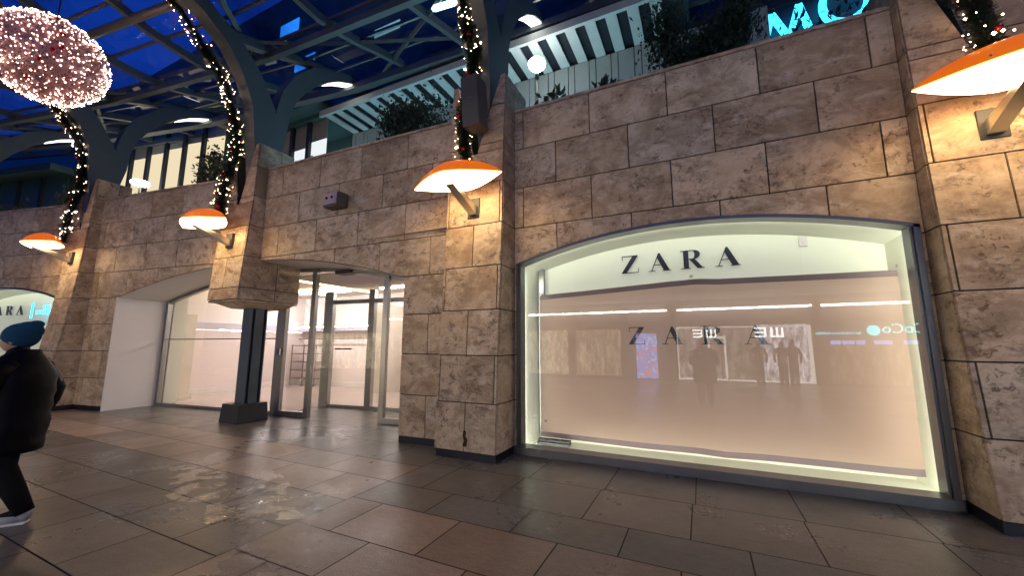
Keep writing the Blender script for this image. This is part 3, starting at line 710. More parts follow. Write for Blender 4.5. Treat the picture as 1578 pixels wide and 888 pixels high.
vc = MB(); vc.box(-8.4, -4.34, GL(-8.4, .1), 7.6, 3.0, 3.03); vc.build('vestibule_ceiling', M['ceilpaint'], gz)

# shop room
sr = MB()
sr.face([(-20, 5.45, .004), (-8.4, 5.75, .004), (-8.4, 13, .004), (-20, 13, .004)])
sr.face([(-8.4, 7.05, .004), (-3, 7.55, .004), (-3, 13, .004), (-8.4, 13, .004)])
fo_ = sr.build('shop_floor', M['shopfloor']); tag(fo_, kind='structure')
cw = MB(); cw.face([(-20, 4.9, 3.32), (-3, 4.9, 3.32), (-3, 13, 3.32), (-20, 13, 3.32)]); tag(cw.build('shop_ceiling', M['ceilpaint']), kind='structure')
iw = MB()
iw.box(-20, -3, 10.6, 10.8, 0, 2.05, 0); iw.box(-20, -3, 10.55, 10.8, 2.05, 3.32, 1); iw.box(-20, -3, 10.52, 10.6, 0, .16, 1)
iw.box(-20.2, -20, 5, 13, 0, 3.32, 0); iw.box(-3.1, -3.0, 6.5, 13, 0, 3.32, 1)
iw.box(-9.3, -8.95, 9.4, 10.55, 0, 2.75, 2)
iw.box(-14.4, -14.2, 6.3, 10.6, 0, 1.95, 0); iw.box(-14.4, -14.12, 6.3, 10.6, 1.99, 2.2, 3); iw.box(-14.4, -14.2, 6.3, 10.6, 2.2, 3.32, 1); iw.box(-14.4, -14.14, 6.3, 10.6, 0, .14, 1)
iw.box(-14.2, -9.3, 10.3, 10.6, 2.0, 2.2, 3)
tag(iw.build('shop_interior_wall', [M['pinkwall'], M['shopwhite'], M['wood'], plain('lavender_shelf', (.62, .60, .70), .6)]), kind='structure')
pc = MB(); pc.box(-13.35, -12.95, 5.75, 6.25, 0, 2.35); pc.box(-13.38, -12.9, 5.7, 6.3, 0, .1)
tag(pc.build('partition_column', M['wood'], bevel=.01), 'pale cream boxed column inside the shop behind the left window pane', 'column')
lp = MB(); lp.box(-12.75, -12.45, 5.45, 5.75, 0, 3.3); tag(lp.build('corner_post', M['cream']), 'slim cream post just behind the left edge of the shop glass', 'column')
M['cove'] = emis('warm_cove_light', (1, .76, .42), 6)
M['shopled'] = emis('shop_ceiling_light', (1, .92, .98), 82)
cl = MB()
for y in (7.2, 8.6): cl.box(-18, -3.4, y, y+.05, 3.24, 3.30)
for x in (-15.5, -12.2, -10.1, -6.8, -4.6): cl.box(x, x+.04, 6.4, 10.2, 3.25, 3.30)
tag(cl.build('ceiling_track_light', M['cove']), 'grid of thin warm light lines on the shop ceiling', 'ceiling light')
for k, x in enumerate((-17.5, -14.6, -11.7, -8.8, -5.9)):
    b_ = MB(); b_.box(x, x+1.6, 9.0, 9.07, 3.2, 3.24)
    tag(b_.build('ceiling_panel', M['shopled']), 'slim white ceiling panel near the back wall of the shop', 'ceiling light', 'white ceiling panels inside the shop')
wl_ = MB(); wl_.box(-19.5, -9.4, 10.3, 10.5, 2.15, 2.175); tag(wl_.build('shelf_light', M['shopled']), 'long white shelf light washing the pink back wall of the shop', 'shelf light')
def rack(x, y, w_, h_, rows, label):
    e = empty('shelf_rack', (x, y, 0), label, 'shelf rack', 'dark shelf racks inside the shop')
    f_ = MB()
    for i in range(3): f_.box(x+w_*i/2-.015, x+w_*i/2+.015, y, y+.03, 0, h_)
    f_.build('upright', M['rack'], e)
    for r in range(rows):
        s_ = MB(); z = .25+r*(h_-.3)/(rows-1); s_.box(x, x+w_, y-.02, y+.3, z, z+.03); s_.build('shelf', M['rack'], e)
rack(-13.9, 9.9, 1.3, 1.5, 5, 'dark shelf rack seen through the pane left of the doors')
rack(-8.4, 9.9, .9, 1.9, 3, 'open shelf rack seen behind the inner door of the vestibule')
rl = MB()
for x in (-16, -14.6): rl.box(x, x+.03, 10.4, 10.43, 0, 1.72)
rl.box(-19, -9.4, 10.38, 10.42, 1.70, 1.73)
for x in (-13.6, -10.3): rl.box(x, x+.03, 10.4, 10.43, 0, 1.72)
tag(rl.build('clothes_rail', M['rack']), 'thin dark clothes rail along the pink back wall', 'clothes rail')

# ------------------------------------------------------------------ wall lamps
def lamp_thing():
    e = empty('wall_lamp', (0, 0, 0), '', 'wall lamp', 'orange wall lamps on the buttresses')
    Lh, Wd, NL, NW = .71, .34, 28, 12
    half = lambda t: Wd*(1-abs(t)**1.5)
    def surf(hgt, z0, sgn):
        mb = MB(); G = []
        for i in range(NL+1):
            t = -1+2*i/NL; row = []
            for j in range(NW+1):
                s_ = -1+2*j/NW; y = half(t)*s_
                row.append((Lh*t, y, z0+sgn*hgt*(max(0, 1-t*t)**.9)*(1-s_*s_*.999)**.75))
            G.append(row)
        for i in range(NL):
            for j in range(NW): mb.face([G[i][j], G[i+1][j], G[i+1][j+1], G[i][j+1]])
        return mb
    surf(.26, .012, 1).build('lamp_shade', M['lampshade'], e, smooth=True)
    surf(.06, 0, -1).build('diffuser', M['lampglow'], e, smooth=True)
    a = MB()
    a.hexa([(-.045, -.12, -.085), (.045, -.12, -.085), (.045, -.02, -.085), (-.045, -.02, -.085)], [(-.045, -.12, -.05), (.045, -.12, -.05), (.045, -.02, -.05), (-.045, -.02, -.05)])
    a.hexa([(-.062, -.15, -.10), (.062, -.15, -.10), (.062, -.15, -.05), (-.062, -.15, -.05)], [(-.062, .52, -.36), (.062, .52, -.36), (.062, .52, -.22), (-.062, .52, -.22)])
    a.build('arm', M['chrome'], e, bevel=.004)
    b = MB(); b.box(-.10, .10, .47, .60, -.38, -.08); b.build('bracket', M['black2'], e, bevel=.005)
    for sx in (-.3, .3):
        k = MB(); k.ball((sx, -.22, .055), .014, 8, 5); k.build('rivet', M['chrome'], e)
    return e
lamp0 = lamp_thing()
LSP = [(2.56, 4.47, 3.76, 'nearest orange wall lamp, cut off by the right edge'),
       (-2.90, 4.28, 3.72, 'orange wall lamp on the buttress with the loudspeaker'),
       (-8.43, 3.98, 3.80, 'orange wall lamp on the buttress hanging over the steel column'),
       (-13.9, 3.36, 3.84, 'small orange wall lamp above the person, on the buttress under the glowing ball')]
for i, (x, y, z, lb) in enumerate(LSP):
    if i == 0: o = lamp0
    else:
        o = lamp0.copy(); C.objects.link(o)
        for ch in [c for c in lamp0.children]:
            d = ch.copy(); C.objects.link(d); d.parent = o
    o.location = (x, y, z); o['label'] = lb

# ------------------------------------------------------------------ steel frames, ribs and roof
WY = [(-30.4, -1.2), (-24.9, 1.1), (-19.4, 2.85), (-13.9, 4.05), (-8.4, 4.8), (-2.9, 5.08), (2.6, 5.2), (8.1, 5.15)]
wy = lambda x: interp(WY, x)
frames = [(2.6, 'steel arch frame rising from the far right buttress'), (-2.9, 'steel arch frame rising behind the loudspeaker'),
          (-8.4, 'steel arch frame with the long curved garland on its arm'), (-13.9, 'steel arch frame behind the big glowing ball'), (-19.4, 'steel arch frame at the far left')]
ARCHL = emis('arch_light_glow', (1, .95, .85), 2.6)
STREET = [(-3.5, 8.95, .26), (-5, 9.6, .26), (-7, 10.2, .26), (-9, 10.4, .26), (-11, 10.2, .26), (-13, 9.6, .26)]
for xc, lb in frames:
    y0 = wy(xc)
    fe = empty('steel_frame', (xc, y0, 4.4), lb, 'steel frame', 'steel arch frames carrying the glass roof')
    h = .16
    a = MB(); a.band([(y0+o, z, wd) for o, z, wd in [(-.06, 4.37, .10), (.05, 5.0, .30), (.10, 5.6, .48), (.10, 6.1, .60), (-.02, 6.6, .50), (-.33, 7.2, .42), (-.72, 7.66, .34), (-1.25, 8.0, .28), (-2.2, 8.45, .26)]+STREET], xc-h, xc+h, 0, [.12, .75]+[1]*20)
    a.build('leaning_column', M['steel'], fe)
    b = MB(); b.band([(y0+o, z, wd) for o, z, wd in [(.28, 5.6, .25), (.40, 6.2, .25), (.40, 6.7, .30), (.52, 7.2, .34), (.78, 7.7, .38), (1.2, 8.2, .38), (1.75, 8.56, .28), (2.35, 8.80, .18), (3.1, 8.75, .14)]], xc-h+.01, xc+h-.01)
    b.build('arch', M['steel'], fe)
    al = MB(); al.band([(y0+o, z, .03) for o, z in [(1.5, 8.20), (1.81, 8.41), (2.1, 8.56), (2.36, 8.68)]], xc-.12, xc+.12)
    al.build('arch_light', ARCHL, fe)
    r = MB(); r.band([(y0+o, z, wd) for o, z, wd in [(-.8, 7.82, .2), (-.16, 8.02, .2), (.9, 8.42, .18), (2.3, 8.86, .16), (3.2, 8.90, .16)]], xc-.09, xc+.09)
    r.build('rib', M['steel'], fe)
# roof
ro = empty('glass_roof', (-8, 4, 8), 'curved steel and glass canopy over the street and terrace', 'glass roof')
RC = [(-13, 9.9), (-11, 10.5), (-9, 10.7), (-7, 10.5), (-5, 9.9), (-3.5, 9.2), (-2.2, 8.62), (-1.2, 8.28), (-.4, 8.16), (.4, 8.28), (1.2, 8.55), (2.4, 8.93), (3.3, 9.02)]
def rz(o):
    return interp(RC, o)
for xc in [x for x in frange(-30.4+5.5/3, 8.1, 5.5/3) if min(abs(x-f) for f in (2.6, -2.9, -8.4, -13.9, -19.4)) > .3]:
    m_ = MB(); sk_ = .10
    pts = []
    for i in range(33):
        o = -12.5+15.7*i/32; xo = xc
        pts.append((wy(xc)+o, rz(o)-.12, .17))
    m_.band(pts, xc-.055, xc+.055); m_.build('rib', M['steel'], ro)
pu = MB(); X_ = [x for x, _ in WY]
for o in frange(-12.6, 3.3, .84):
    for (xa, ya), (xb, yb) in zip(WY, WY[1:]):
        n_ = 3
        for i in range(n_):
            x0, x1 = xa+(xb-xa)*i/n_, xa+(xb-xa)*(i+1)/n_
            q0, q1 = wy(x0)+o, wy(x1)+o; z = rz(o)
            pu.hexa([(x0, q0-.022, z-.07), (x1, q1-.022, z-.07), (x1, q1+.022, z-.07), (x0, q0+.022, z-.07)], [(x0, q0-.03, z-.01), (x1, q1-.03, z-.01), (x1, q1+.03, z-.01), (x0, q0+.03, z-.01)])
po_ = pu.build('purlins', M['steel2'], ro)
rg = MB()
os_ = frange(-12.6, 3.3, .84)
for (xa, ya), (xb, yb) in zip(WY, WY[1:]):
    for a, b in zip(os_, os_[1:]):
        rg.face([(xa, ya+a, rz(a)), (xb, yb+a, rz(a)), (xb, yb+b, rz(b)), (xa, ya+b, rz(b))])
rg.build('roof_glazing', M['roofglass'], ro)
for (xa, ya), (xb, yb) in zip(WY, WY[1:]):
    for sg_ in (0, 1):
        dm = MB(); pts = []
        for i in range(22):
            t = i/21; x_ = xa+(xb-xa)*(t if sg_ else 1-t); o_ = -.6-8.0*t
            pts.append((x_, wy(x_)+o_, rz(o_)-.14))
        dm.tube(pts, .07, 4); dm.build('diagonal_rib', M['steel'], ro)
        dm = MB(); pts = []
        for i in range(9):
            t = i/8; x_ = xa+(xb-xa)*(t if sg_ else 1-t); o_ = -.3+3.3*t
            pts.append((x_, wy(x_)+o_, rz(o_)-.14))
        dm.tube(pts, .05, 4); dm.build('diagonal_rib', M['steel'], ro)
pp = MB(); pp.tube([(x_, wy(x_)-1.4, 8.2) for x_ in (-24.9, -19.4, -13.9, -8.4, -2.9, 2.6)], .085, 12)
pp.build('tie_pipe', M['steel2'], ro, smooth=True)
eb = MB()
for (xa, ya), (xb, yb) in zip(WY, WY[1:]):
    for o, z, t_ in ((2.35, 8.62, .1), (3.2, 8.80, .07), (.1, 8.0, .06)):
        eb.hexa([(xa, ya+o-t_, z-.1), (xb, yb+o-t_, z-.1), (xb, yb+o+t_, z-.1), (xa, ya+o+t_, z-.1)], [(xa, ya+o-t_, z+.06), (xb, yb+o-t_, z+.06), (xb, yb+o+t_, z+.06), (xa, ya+o+t_, z+.06)])
eb.build('edge_beam', M['steel'], ro)

# ------------------------------------------------------------------ garlands and the ball
def garland(xc, fyc, label, seed):
    rd = random.Random(seed)
    path = [(3.98, -.10), (4.4, -.10), (4.9, -.06), (5.5, .05), (6.0, .03), (6.4, -.06), (6.8, -.27), (7.1, -.48), (7.4, -.70), (7.65, -.95), (7.85, -1.2), (8.0, -1.5), (8.2, -2.0), (8.45, -2.8)]
    pts = []
    for k, (z, o) in enumerate(path):
        pts.append(Vector((xc+.05*math.sin(k*1.7+seed), fyc+o-.13, z)))
    e = empty('garland', tuple(pts[0]), label, 'garland', 'lit garlands wound up the steel frames')
    dens = []
    for a, b in zip(pts, pts[1:]):
        n = max(1, int((b-a).length*100))
        for i in range(n): dens.append((a.lerp(b, i/n), (b-a).normalized()))
    tn = MB(); fl_ = MB(); lw_ = MB()
    tn.tube(pts, .05, 6)
    for p, d in dens:
        rad = .13+.025*math.sin(p.z*5+seed)
        for _ in range(24):
            v = Vector((rd.gauss(0, 1), rd.gauss(0, 1), rd.gauss(0, 1))); v -= d*v.dot(d)*.75; v.normalize()
            s_ = v.cross(d).normalized()*.006; q = p+v*rad*rd.uniform(.75, 1.2)
            tn.face([p+v*.03-s_, p+v*.03+s_, q+s_*.6, q-s_*.6])
    for k in range(int(len(dens)*.36)):
        p, d = rd.choice(dens); v = Vector((rd.gauss(0, 1), rd.gauss(0, 1), rd.gauss(0, 1))); v -= d*v.dot(d); v.normalize()
        fl_.octa(p+v*rd.uniform(.09, .16), rd.choice([.005, .006, .007, .008, .010, .018]))
    tn.build('needles', M['tinsel'], e); f = fl_.build('fairy_lights', M['fairy'], e); f['kind'] = 'stuff'
    for k in range(9):
        p, d = dens[int((k+.5)/9*len(dens))-rd.randint(0, 10)]; v = Vector((rd.uniform(-1, 1), -1, rd.uniform(-.3, .3))).normalized()
        b_ = MB(); b_.ball(p+v*.12, rd.uniform(.028, .042), 12, 8); b_.build('bauble', rd.choice([M['red'], M['red'], M['pink']]), e, smooth=True)
garland(2.52, 5.02, 'lit garland hanging above the nearest orange lamp at the right edge', 1)
garland(-2.95, 4.82, 'straight lit garland running up beside the loudspeaker', 2)
garland(-8.62, 4.58, 'long lit garland curving up over the lamp of the hanging buttress', 3)
garland(-13.95, 3.93, 'lit garland hanging below the big glowing ball', 4)
bc = Vector((-10.35, 2.2, 6.62)); br = .76
be = empty('light_ball', tuple(bc), 'huge ball of pinkish tinsel and white fairy lights hanging at upper left', 'light ball')
tb = MB(); lb_ = MB(); rd = random.Random(11)
for k in range(5200):
    v = Vector((rd.gauss(0, 1), rd.gauss(0, 1), rd.gauss(0, 1))).normalized()
    t = Vector((rd.gauss(0, 1), rd.gauss(0, 1), rd.gauss(0, 1))); t -= v*t.dot(v); t.normalize()
    p = bc+v*br*rd.uniform(.93, 1.02); l = rd.uniform(.03, .08); s_ = v.cross(t)*.006
    tb.face([p-t*l-s_, p-t*l+s_, p+t*l+s_, p+t*l-s_])
tb.build('tinsel_shell', M['pinktinsel'], be)
M['ballglow'] = emis('ball_light_glow', (1, .66, .50), 15, False)
for k in range(1400):
    v = Vector((rd.gauss(0, 1), rd.gauss(0, 1), rd.gauss(0, 1))).normalized()
    lb_.octa(bc+v*br*rd.uniform(1.0, 1.04), rd.choice([.005, .006, .008, .010, .014]))
l_ = lb_.build('fairy_lights', M['ballglow'], be); l_['kind'] = 'stuff'
cr_ = MB(); cr_.ball(tuple(bc), br*.86, 24, 16); M['ballcore'] = plain('ball_inner_mesh', (.30, .17, .20), .8, 0, .3, 60, .4)
cr_.build('inner_mesh', M['ballcore'], be, smooth=True)
for k in range(14):
    v = Vector((rd.gauss(0, 1), -abs(rd.gauss(0, 1)), rd.gauss(0, 1))).normalized(); q = MB(); q.ball(tuple(bc+v*br*.97), .05, 10, 6); q.build('bauble', M['red'], be, smooth=True)
cb = MB(); cb.tube([bc+Vector((0, 0, br)), (bc.x, bc.y, 8.4)], .012, 6); cb.build('cable', M['black2'], be)

# ------------------------------------------------------------------ loudspeaker, wall light box
sb = empty('loudspeaker', (-2.76, 4.5, 4.98), 'tall grey loudspeaker box fixed in front of the garland', 'loudspeaker')
q = MB(); q.hexa([(-2.90, 4.42, 4.6), (-2.62, 4.42, 4.6), (-2.62, 4.68, 4.6), (-2.90, 4.68, 4.6)], [(-2.93, 4.38, 5.36), (-2.65, 4.38, 5.36), (-2.65, 4.66, 5.36), (-2.93, 4.66, 5.36)])
q.build('cabinet', M['box'], sb, bevel=.012)
q = MB(); q.hexa([(-2.89, 4.412, 4.63), (-2.63, 4.412, 4.63), (-2.63, 4.416, 4.63), (-2.89, 4.416, 4.63)], [(-2.92, 4.374, 5.33), (-2.66, 4.374, 5.33), (-2.66, 4.378, 5.33), (-2.92, 4.378, 5.33)]); q.build('grille', M['box'], sb)
q = MB(); q.box(-2.80, -2.74, 4.388, 4.398, 5.0, 5.012); q.build('badge', M['chrome'], sb)
for z in (4.7, 5.15): q = MB(); q.box(-2.80, -2.74, 4.66, 4.85, z, z+.1); q.build('bracket', M['black2'], sb)
lbx = empty('wall_light_box', (-5.96, 4.8, 4.13), 'small grey box with two round lamps on the wall above the entrance', 'wall light')
q = MB(); q.hexa([(-6.02, 4.66, 3.95), (-5.64, 4.66, 3.95), (-5.64, 4.885, 3.95), (-6.02, 4.885, 3.95)], [(-6.02, 4.68, 4.22), (-5.64, 4.68, 4.22), (-5.64, 4.885, 4.22), (-6.02, 4.885, 4.22)]); q.build('housing', M['box'], lbx, bevel=.02)
q = MB(); q.box(-6.0, -5.66, 4.646, 4.652, 3.99, 4.19); q.build('face_plate', M['chrome'], lbx)
for x in (-5.91, -5.78): q = MB(); q.ball((x, 4.645, 4.11), .025, 10, 6); q.build('lens', M['black2'], lbx)

# ------------------------------------------------------------------ terrace and building behind
q = MB()
for (xa, ya), (xb, yb) in zip(WY, WY[1:]): q.hexa([(xa, ya+.36, 4.7), (xb, yb+.36, 4.7), (xb, yb+6, 4.7), (xa, ya+6, 4.7)], [(xa, ya+.36, 4.85), (xb, yb+.36, 4.85), (xb, yb+6, 4.85), (xa, ya+6, 4.85)])
tag(q.build('terrace_floor', M['terr']), kind='structure')
tb_ = empty('terrace_building', (-5, 8.5, 4.85), 'terrace building with pale ribbed wall and striped soffit', 'building')
q = MB()
x = -9.75
while x < -.1:
    q.box(x, x+.225, 7.42, 8.5, 8.28, 8.32); x += .44
q.build('soffit_slats', M['slat'], tb_)
q = MB(); q.box(-9.9, 0.1, 7.40, 8.6, 8.36, 8.42); q.build('soffit_board', M['dark'], tb_)
q = MB(); q.box(-9.9, .1, 7.32, 7.40, 8.26, 8.44); q.build('fascia', M['slat'], tb_)
q = MB(); x = -9.8; k = 0
while x < 1.5:
    w_ = .36 if k % 2 else .16
    q.box(x, x+w_-.02, 8.5, 8.54, 4.85, 8.27); x += w_; k += 1
q.build('ribbed_wall', M['fencep'], tb_)
q = MB(); q.box(-9.9, 1.6, 8.56, 8.8, 4.85, 8.4); q.build('wall_core', M['dark'], tb_)
q = MB(); q.box(-70, -9.9, 8.82, 14, 4.0, 15.6); q.box(-9.9, 12, 8.82, 14, 8.45, 15.6); q.box(-12.6, .2, 7.6, 8.8, 8.5, 9.6)
q.build('upper_storeys', M['tower'], tb_)
q = MB(); q.box(.2, 12, 8.8, 8.815, 4.85, 10.6); q.build('dark_screen', M['dark'], tb_)
M['upwin'] = emis('upper_window_glow', (.35, .75, .95), .55); M['upblue'] = emis('blue_window_glow', (.02, .25, 1), 1.1)
for (x0, x1, z0, z1, mt) in ((-9.4, -8.3, 11.85, 12.15, 'upwin'), (-14.6, -13.5, 13.6, 14.3, 'upblue'), (-13.5, -12.4, 11.9, 12.4, 'upblue'), (-17.0, -16.2, 12.4, 12.7, 'upblue'), (-7.0, -5.6, 12.6, 12.9, 'upwin'), (-24, -22.8, 12.2, 12.6, 'upblue')):
    q = MB(); q.box(x0, x1, 8.79, 8.815, z0, z1); q.build('window', M[mt], tb_)
M['teal'] = emis('cool_wall_washer', (.40, .82, 1.0), 22)
q = MB(); q.box(-9.5, -.2, 7.7, 7.8, 4.86, 4.92); tag(q.build('strip_light', M['teal']), 'long cool strip light on the terrace floor washing up the pale ribbed wall', 'strip light')
M['lit1'] = emis('lit_room_cool', (.70, .74, .76), 1.0)
M['lit2'] = emis('lit_room_warm', (1, .84, .55), .72)
def lit_block(name, label, x0, x1, n, yf, z0, z1, mats, hz=None):
    e = empty(name, ((x0+x1)/2, yf((x0+x1)/2), 4.85), label, 'building')
    for i in range(n):
        a = x0+(x1-x0)*i/n; b = x0+(x1-x0)*(i+1)/n; g_ = (b-a)*.09
        zc = z0+(z1-z0)*(.72+(.0 if hz is None else hz*(i/n)))
        q = MB(); q.hexa([(a+g_, yf(a)+.10, z0), (b-g_, yf(b)+.10, z0), (b-g_, yf(b)+.13, z0), (a+g_, yf(a)+.13, z0)], [(a+g_, yf(a)+.10, zc), (b-g_, yf(b)+.10, zc), (b-g_, yf(b)+.13, zc), (a+g_, yf(a)+.13, zc)]); q.build('window', mats[0], e)
        q = MB(); q.hexa([(a+g_, yf(a)+.10, zc), (b-g_, yf(b)+.10, zc), (b-g_, yf(b)+.13, zc), (a+g_, yf(a)+.13, zc)], [(a+g_, yf(a)+.10, z1), (b-g_, yf(b)+.10, z1), (b-g_, yf(b)+.13, z1), (a+g_, yf(a)+.13, z1)]); q.build('wall', mats[1], e)
        q = MB(); q.hexa([(a-g_, yf(a), z0), (a+g_, yf(a), z0), (a+g_, yf(a)+.09, z0), (a-g_, yf(a)+.09, z0)], [(a-g_, yf(a), z1), (a+g_, yf(a), z1), (a+g_, yf(a)+.09, z1), (a-g_, yf(a)+.09, z1)]); q.build('post', M['dark'], e)
    q = MB(); q.hexa([(x0-.3, yf(x0)-.5, z1), (x1+.3, yf(x1)-.5, z1), (x1+.3, yf(x1)+3, z1), (x0-.3, yf(x0)+3, z1)], [(x0-.3, yf(x0)-.5, z1+.25), (x1+.3, yf(x1)-.5, z1+.25), (x1+.3, yf(x1)+3, z1+.25), (x0-.3, yf(x0)+3, z1+.25)]); q.build('roof', M['tower'], e)
    return e
M['greywall'] = plain('grey_upper_wall', (.30, .31, .30), .7)
lit_block('lit_pavilion', 'terrace pavilion with bright cool windows left of the striped soffit', -12.4, -10.0, 3, lambda x: 7.65, 4.85, 8.65, (M['lit1'], M['greywall']), .1)
lit_block('lit_pavilion', 'long terrace pavilion with warm lit windows and dark posts behind the bush', -20.6, -14.2, 7, lambda x: 7.0+.15*(x+14), 4.85, 9.5, (M['lit2'], M['greywall']), .1)
lit_block('lit_pavilion', 'dim blue terrace pavilion at the far left edge', -31, -21.5, 8, lambda x: 5.6+.25*(x+21), 4.85, 7.9, (M['lit2'], M['tower']), -.35)

q = MB(); q.tube([(-4.40, 5.55, 8.1), (-4.34, 5.55, 8.1), (-3.92, 5.60, 8.1), (-3.86, 5.60, 8.1)], [.03, .06, .06, .03], 12)
tag(q.build('hanging_light', emis('hanging_light_glow', (.55, .9, 1), 4), None, smooth=True), 'long capsule light under the glass roof left of the loudspeaker garland', 'hanging light')
q = MB()
q.face([(-2.93, 4.604, .18), (-2.86, 4.604, .17), (-2.845, 4.606, .26), (-2.88, 4.608, .30), (-2.87, 4.61, .36), (-2.915, 4.612, .39), (-2.925, 4.608, .30), (-2.90, 4.606, .24)])
bts = [o for o in bpy.data.objects if o.name.startswith('stone_buttress')]
q.build('chipped_patch', M['joint'], bts[1])
# round terrace lamp
tl = empty('terrace_lamp', (-2.9, 7.3, 4.85), 'glowing round lamp on a slim post behind the wall coping', 'terrace lamp')
M['globe'] = emis('globe_glow', (1, .96, .86), 22)
q = MB(); q.ball((-2.88, 7.3, 7.62), .19, 20, 12, 0, (1, 1, .72)); q.build('globe', M['globe'], tl, smooth=True)
q = MB(); q.tube([(-2.88, 7.3, 4.85), (-2.88, 7.3, 7.3)], .03, 10); q.tube([(-2.88, 7.3, 7.28), (-2.88, 7.3, 7.44)], [.05, .035], 10); q.build('post', M['steel'], tl, smooth=True)
tl2 = empty('terrace_lamp', (-16.6, 5.6, 4.85), 'bright flat terrace lamp in front of the warm lit pavilion', 'terrace lamp')
q = MB(); q.ball((-16.9, 6.0, 6.95), .26, 16, 10, 0, (1, 1, .4)); q.build('globe', M['globe'], tl2, smooth=True)
q = MB(); q.tube([(-16.9, 6.0, 4.85), (-16.9, 6.0, 6.86)], .03, 8); q.build('post', M['steel'], tl2)

# ------------------------------------------------------------------ neon sign
ns = empty('neon_sign', (2.4, 8.7, 7.6), 'big cyan lit letters M and O above the wall, half hidden by leaves', 'sign')
M['neon'] = emis('cyan_neon', (.03, .50, .95), 3.4)
def stroke(mb, p, q_, w_, y=8.6, th=.08):
    (x0, z0), (x1, z1) = p, q_; dx, dz = x1-x0, z1-z0; l = math.hypot(dx, dz); nx, nz = -dz/l*w_/2, dx/l*w_/2
    mb.hexa([(x0+nx, y, z0+nz), (x0-nx, y, z0-nz), (x1-nx, y, z1-nz), (x1+nx, y, z1+nz)], [(x0+nx, y+th, z0+nz), (x0-nx, y+th, z0-nz), (x1-nx, y+th, z1-nz), (x1+nx, y+th, z1+nz)])
q = MB()
for a, b in (((1.42, 7.0), (1.70, 8.12)), ((1.70, 8.12), (1.95, 7.5)), ((1.95, 7.5), (2.15, 8.16)), ((2.15, 8.16), (2.42, 7.0))): stroke(q, a, b, .11)
q.build('letter', M['neon'], ns)
q = MB(); n = 26
for i in range(n):
    a0, a1 = 2*math.pi*i/n, 2*math.pi*(i+1)/n; cx, cz, ra, rb = 2.86, 7.95, .40, .50
    f = lambda a, k: (cx+ra*k*math.cos(a), cz+rb*k*math.sin(a))
    o1, o2, i1, i2 = f(a0, 1), f(a1, 1), f(a0, .72), f(a1, .72)
    q.hexa([(o1[0], 8.6, o1[1]), (o2[0], 8.6, o2[1]), (i2[0], 8.6, i2[1]), (i1[0], 8.6, i1[1])], [(o1[0], 8.68, o1[1]), (o2[0], 8.68, o2[1]), (i2[0], 8.68, i2[1]), (i1[0], 8.68, i1[1])])
q.build('letter', M['neon'], ns)
q = MB(); q.box(1.3, 4.6, 8.69, 8.72, 6.9, 7.0); q.box(1.3, 4.6, 8.69, 8.72, 8.3, 8.34); q.build('rail', M['black2'], ns)

# ------------------------------------------------------------------ plants
def bush(cx_, cy_, z0, rx, ry, rz_, n, ls, mat, label, seed, stems=6, shape=1.0, group='planter shrubs along the terrace edge'):
    rd = random.Random(seed)
    e = empty('shrub', (cx_, cy_, z0), label, 'shrub', group)
    clumps = [(rd.uniform(-.75, .75)*rx, rd.uniform(-.75, .75)*ry, rd.uniform(.15, .9)*rz_, rd.uniform(.25, .5)) for _ in range(14)]
    mb = MB()
    for k in range(n):
        c = rd.choice(clumps)
        p = Vector((cx_+c[0]+rd.gauss(0, c[3]*rx*.5), cy_+c[1]+rd.gauss(0, c[3]*ry*.5), z0+max(.02, c[2]+rd.gauss(0, c[3]*rz_*.4))))
        d = Vector((rd.gauss(0, 1), rd.gauss(0, 1), rd.gauss(.3, 1))).normalized(); s_ = d.orthogonal().normalized(); l = ls*rd.uniform(.6, 1.4)
        w2 = l*.22
        mb.face([p, p+d*l*.5+s_*w2, p+d*l, p+d*l*.5-s_*w2])
    mb.build('foliage', mat, e)
    st = MB()
    for k in range(stems):
        c = rd.choice(clumps); st.tube([(cx_+rd.uniform(-.1, .1)*rx, cy_, z0-.1), (cx_+c[0]*.5, cy_+c[1]*.5, z0+c[2]*.5), (cx_+c[0], cy_+c[1], z0+c[2])], [.02, .012, .006], 5)
    st.build('stem', M['stem'], e)
bush(-4.7, 5.55, 5.0, .85, .3, .95, 5200, .085, M['leaf'], 'wide dark bush behind the wall above the entrance doors', 21)
bush(-5.6, 5.5, 5.0, .6, .25, .4, 700, .09, M['leaf'], 'low trailing bush left of the wide dark bush', 22)
bush(.35, 6.3, 5.0, .74, .6, 1.95, 17000, .08, M['leaf'], 'large dark bush behind the wall left of the cyan letters', 23, 10)
bush(1.55, 6.2, 5.0, .75, .5, .9, 1500, .11, M['leaf'], 'leafy dark bush in front of the cyan letters', 24)
bush(2.0, 6.4, 5.0, .35, .3, 1.05, 500, .10, M['leaf'], 'small dark bush between the cyan letters and the buttress', 29)
bush(-.95, 5.6, 5.05, .25, .2, .42, 260, .13, M['leaf'], 'small leafy plant on the coping below the striped soffit', 25, 3)
bush(-2.0, 5.6, 5.0, .25, .2, .5, 170, .12, M['leaf2'], 'thin potted plant beside the glowing round lamp', 26, 5)
bush(-10.5, 5.0, 5.0, .85, .4, .85, 1500, .10, M['leaf2'], 'bush in front of the warm lit pavilion beside the long garland', 27, 8)
bush(-12.9, 4.8, 5.0, .5, .3, .45, 500, .10, M['leaf'], 'low trailing plant by the top of the middle buttress', 28)
bush(-16.0, 4.3, 5.0, .8, .3, 1.1, 1500, .10, M['leaf2'], 'distant bush left of the garland under the ball', 30)
bush(-18.3, 3.7, 5.0, .5, .3, .6, 500, .10, M['leaf2'], 'small distant bush at the far left of the terrace', 31)
bush(-7.2, 5.35, 5.0, .16, .15, .5, 130, .09, M['leaf'], 'small upright plant in front of the cool lit pavilion', 32, 3)

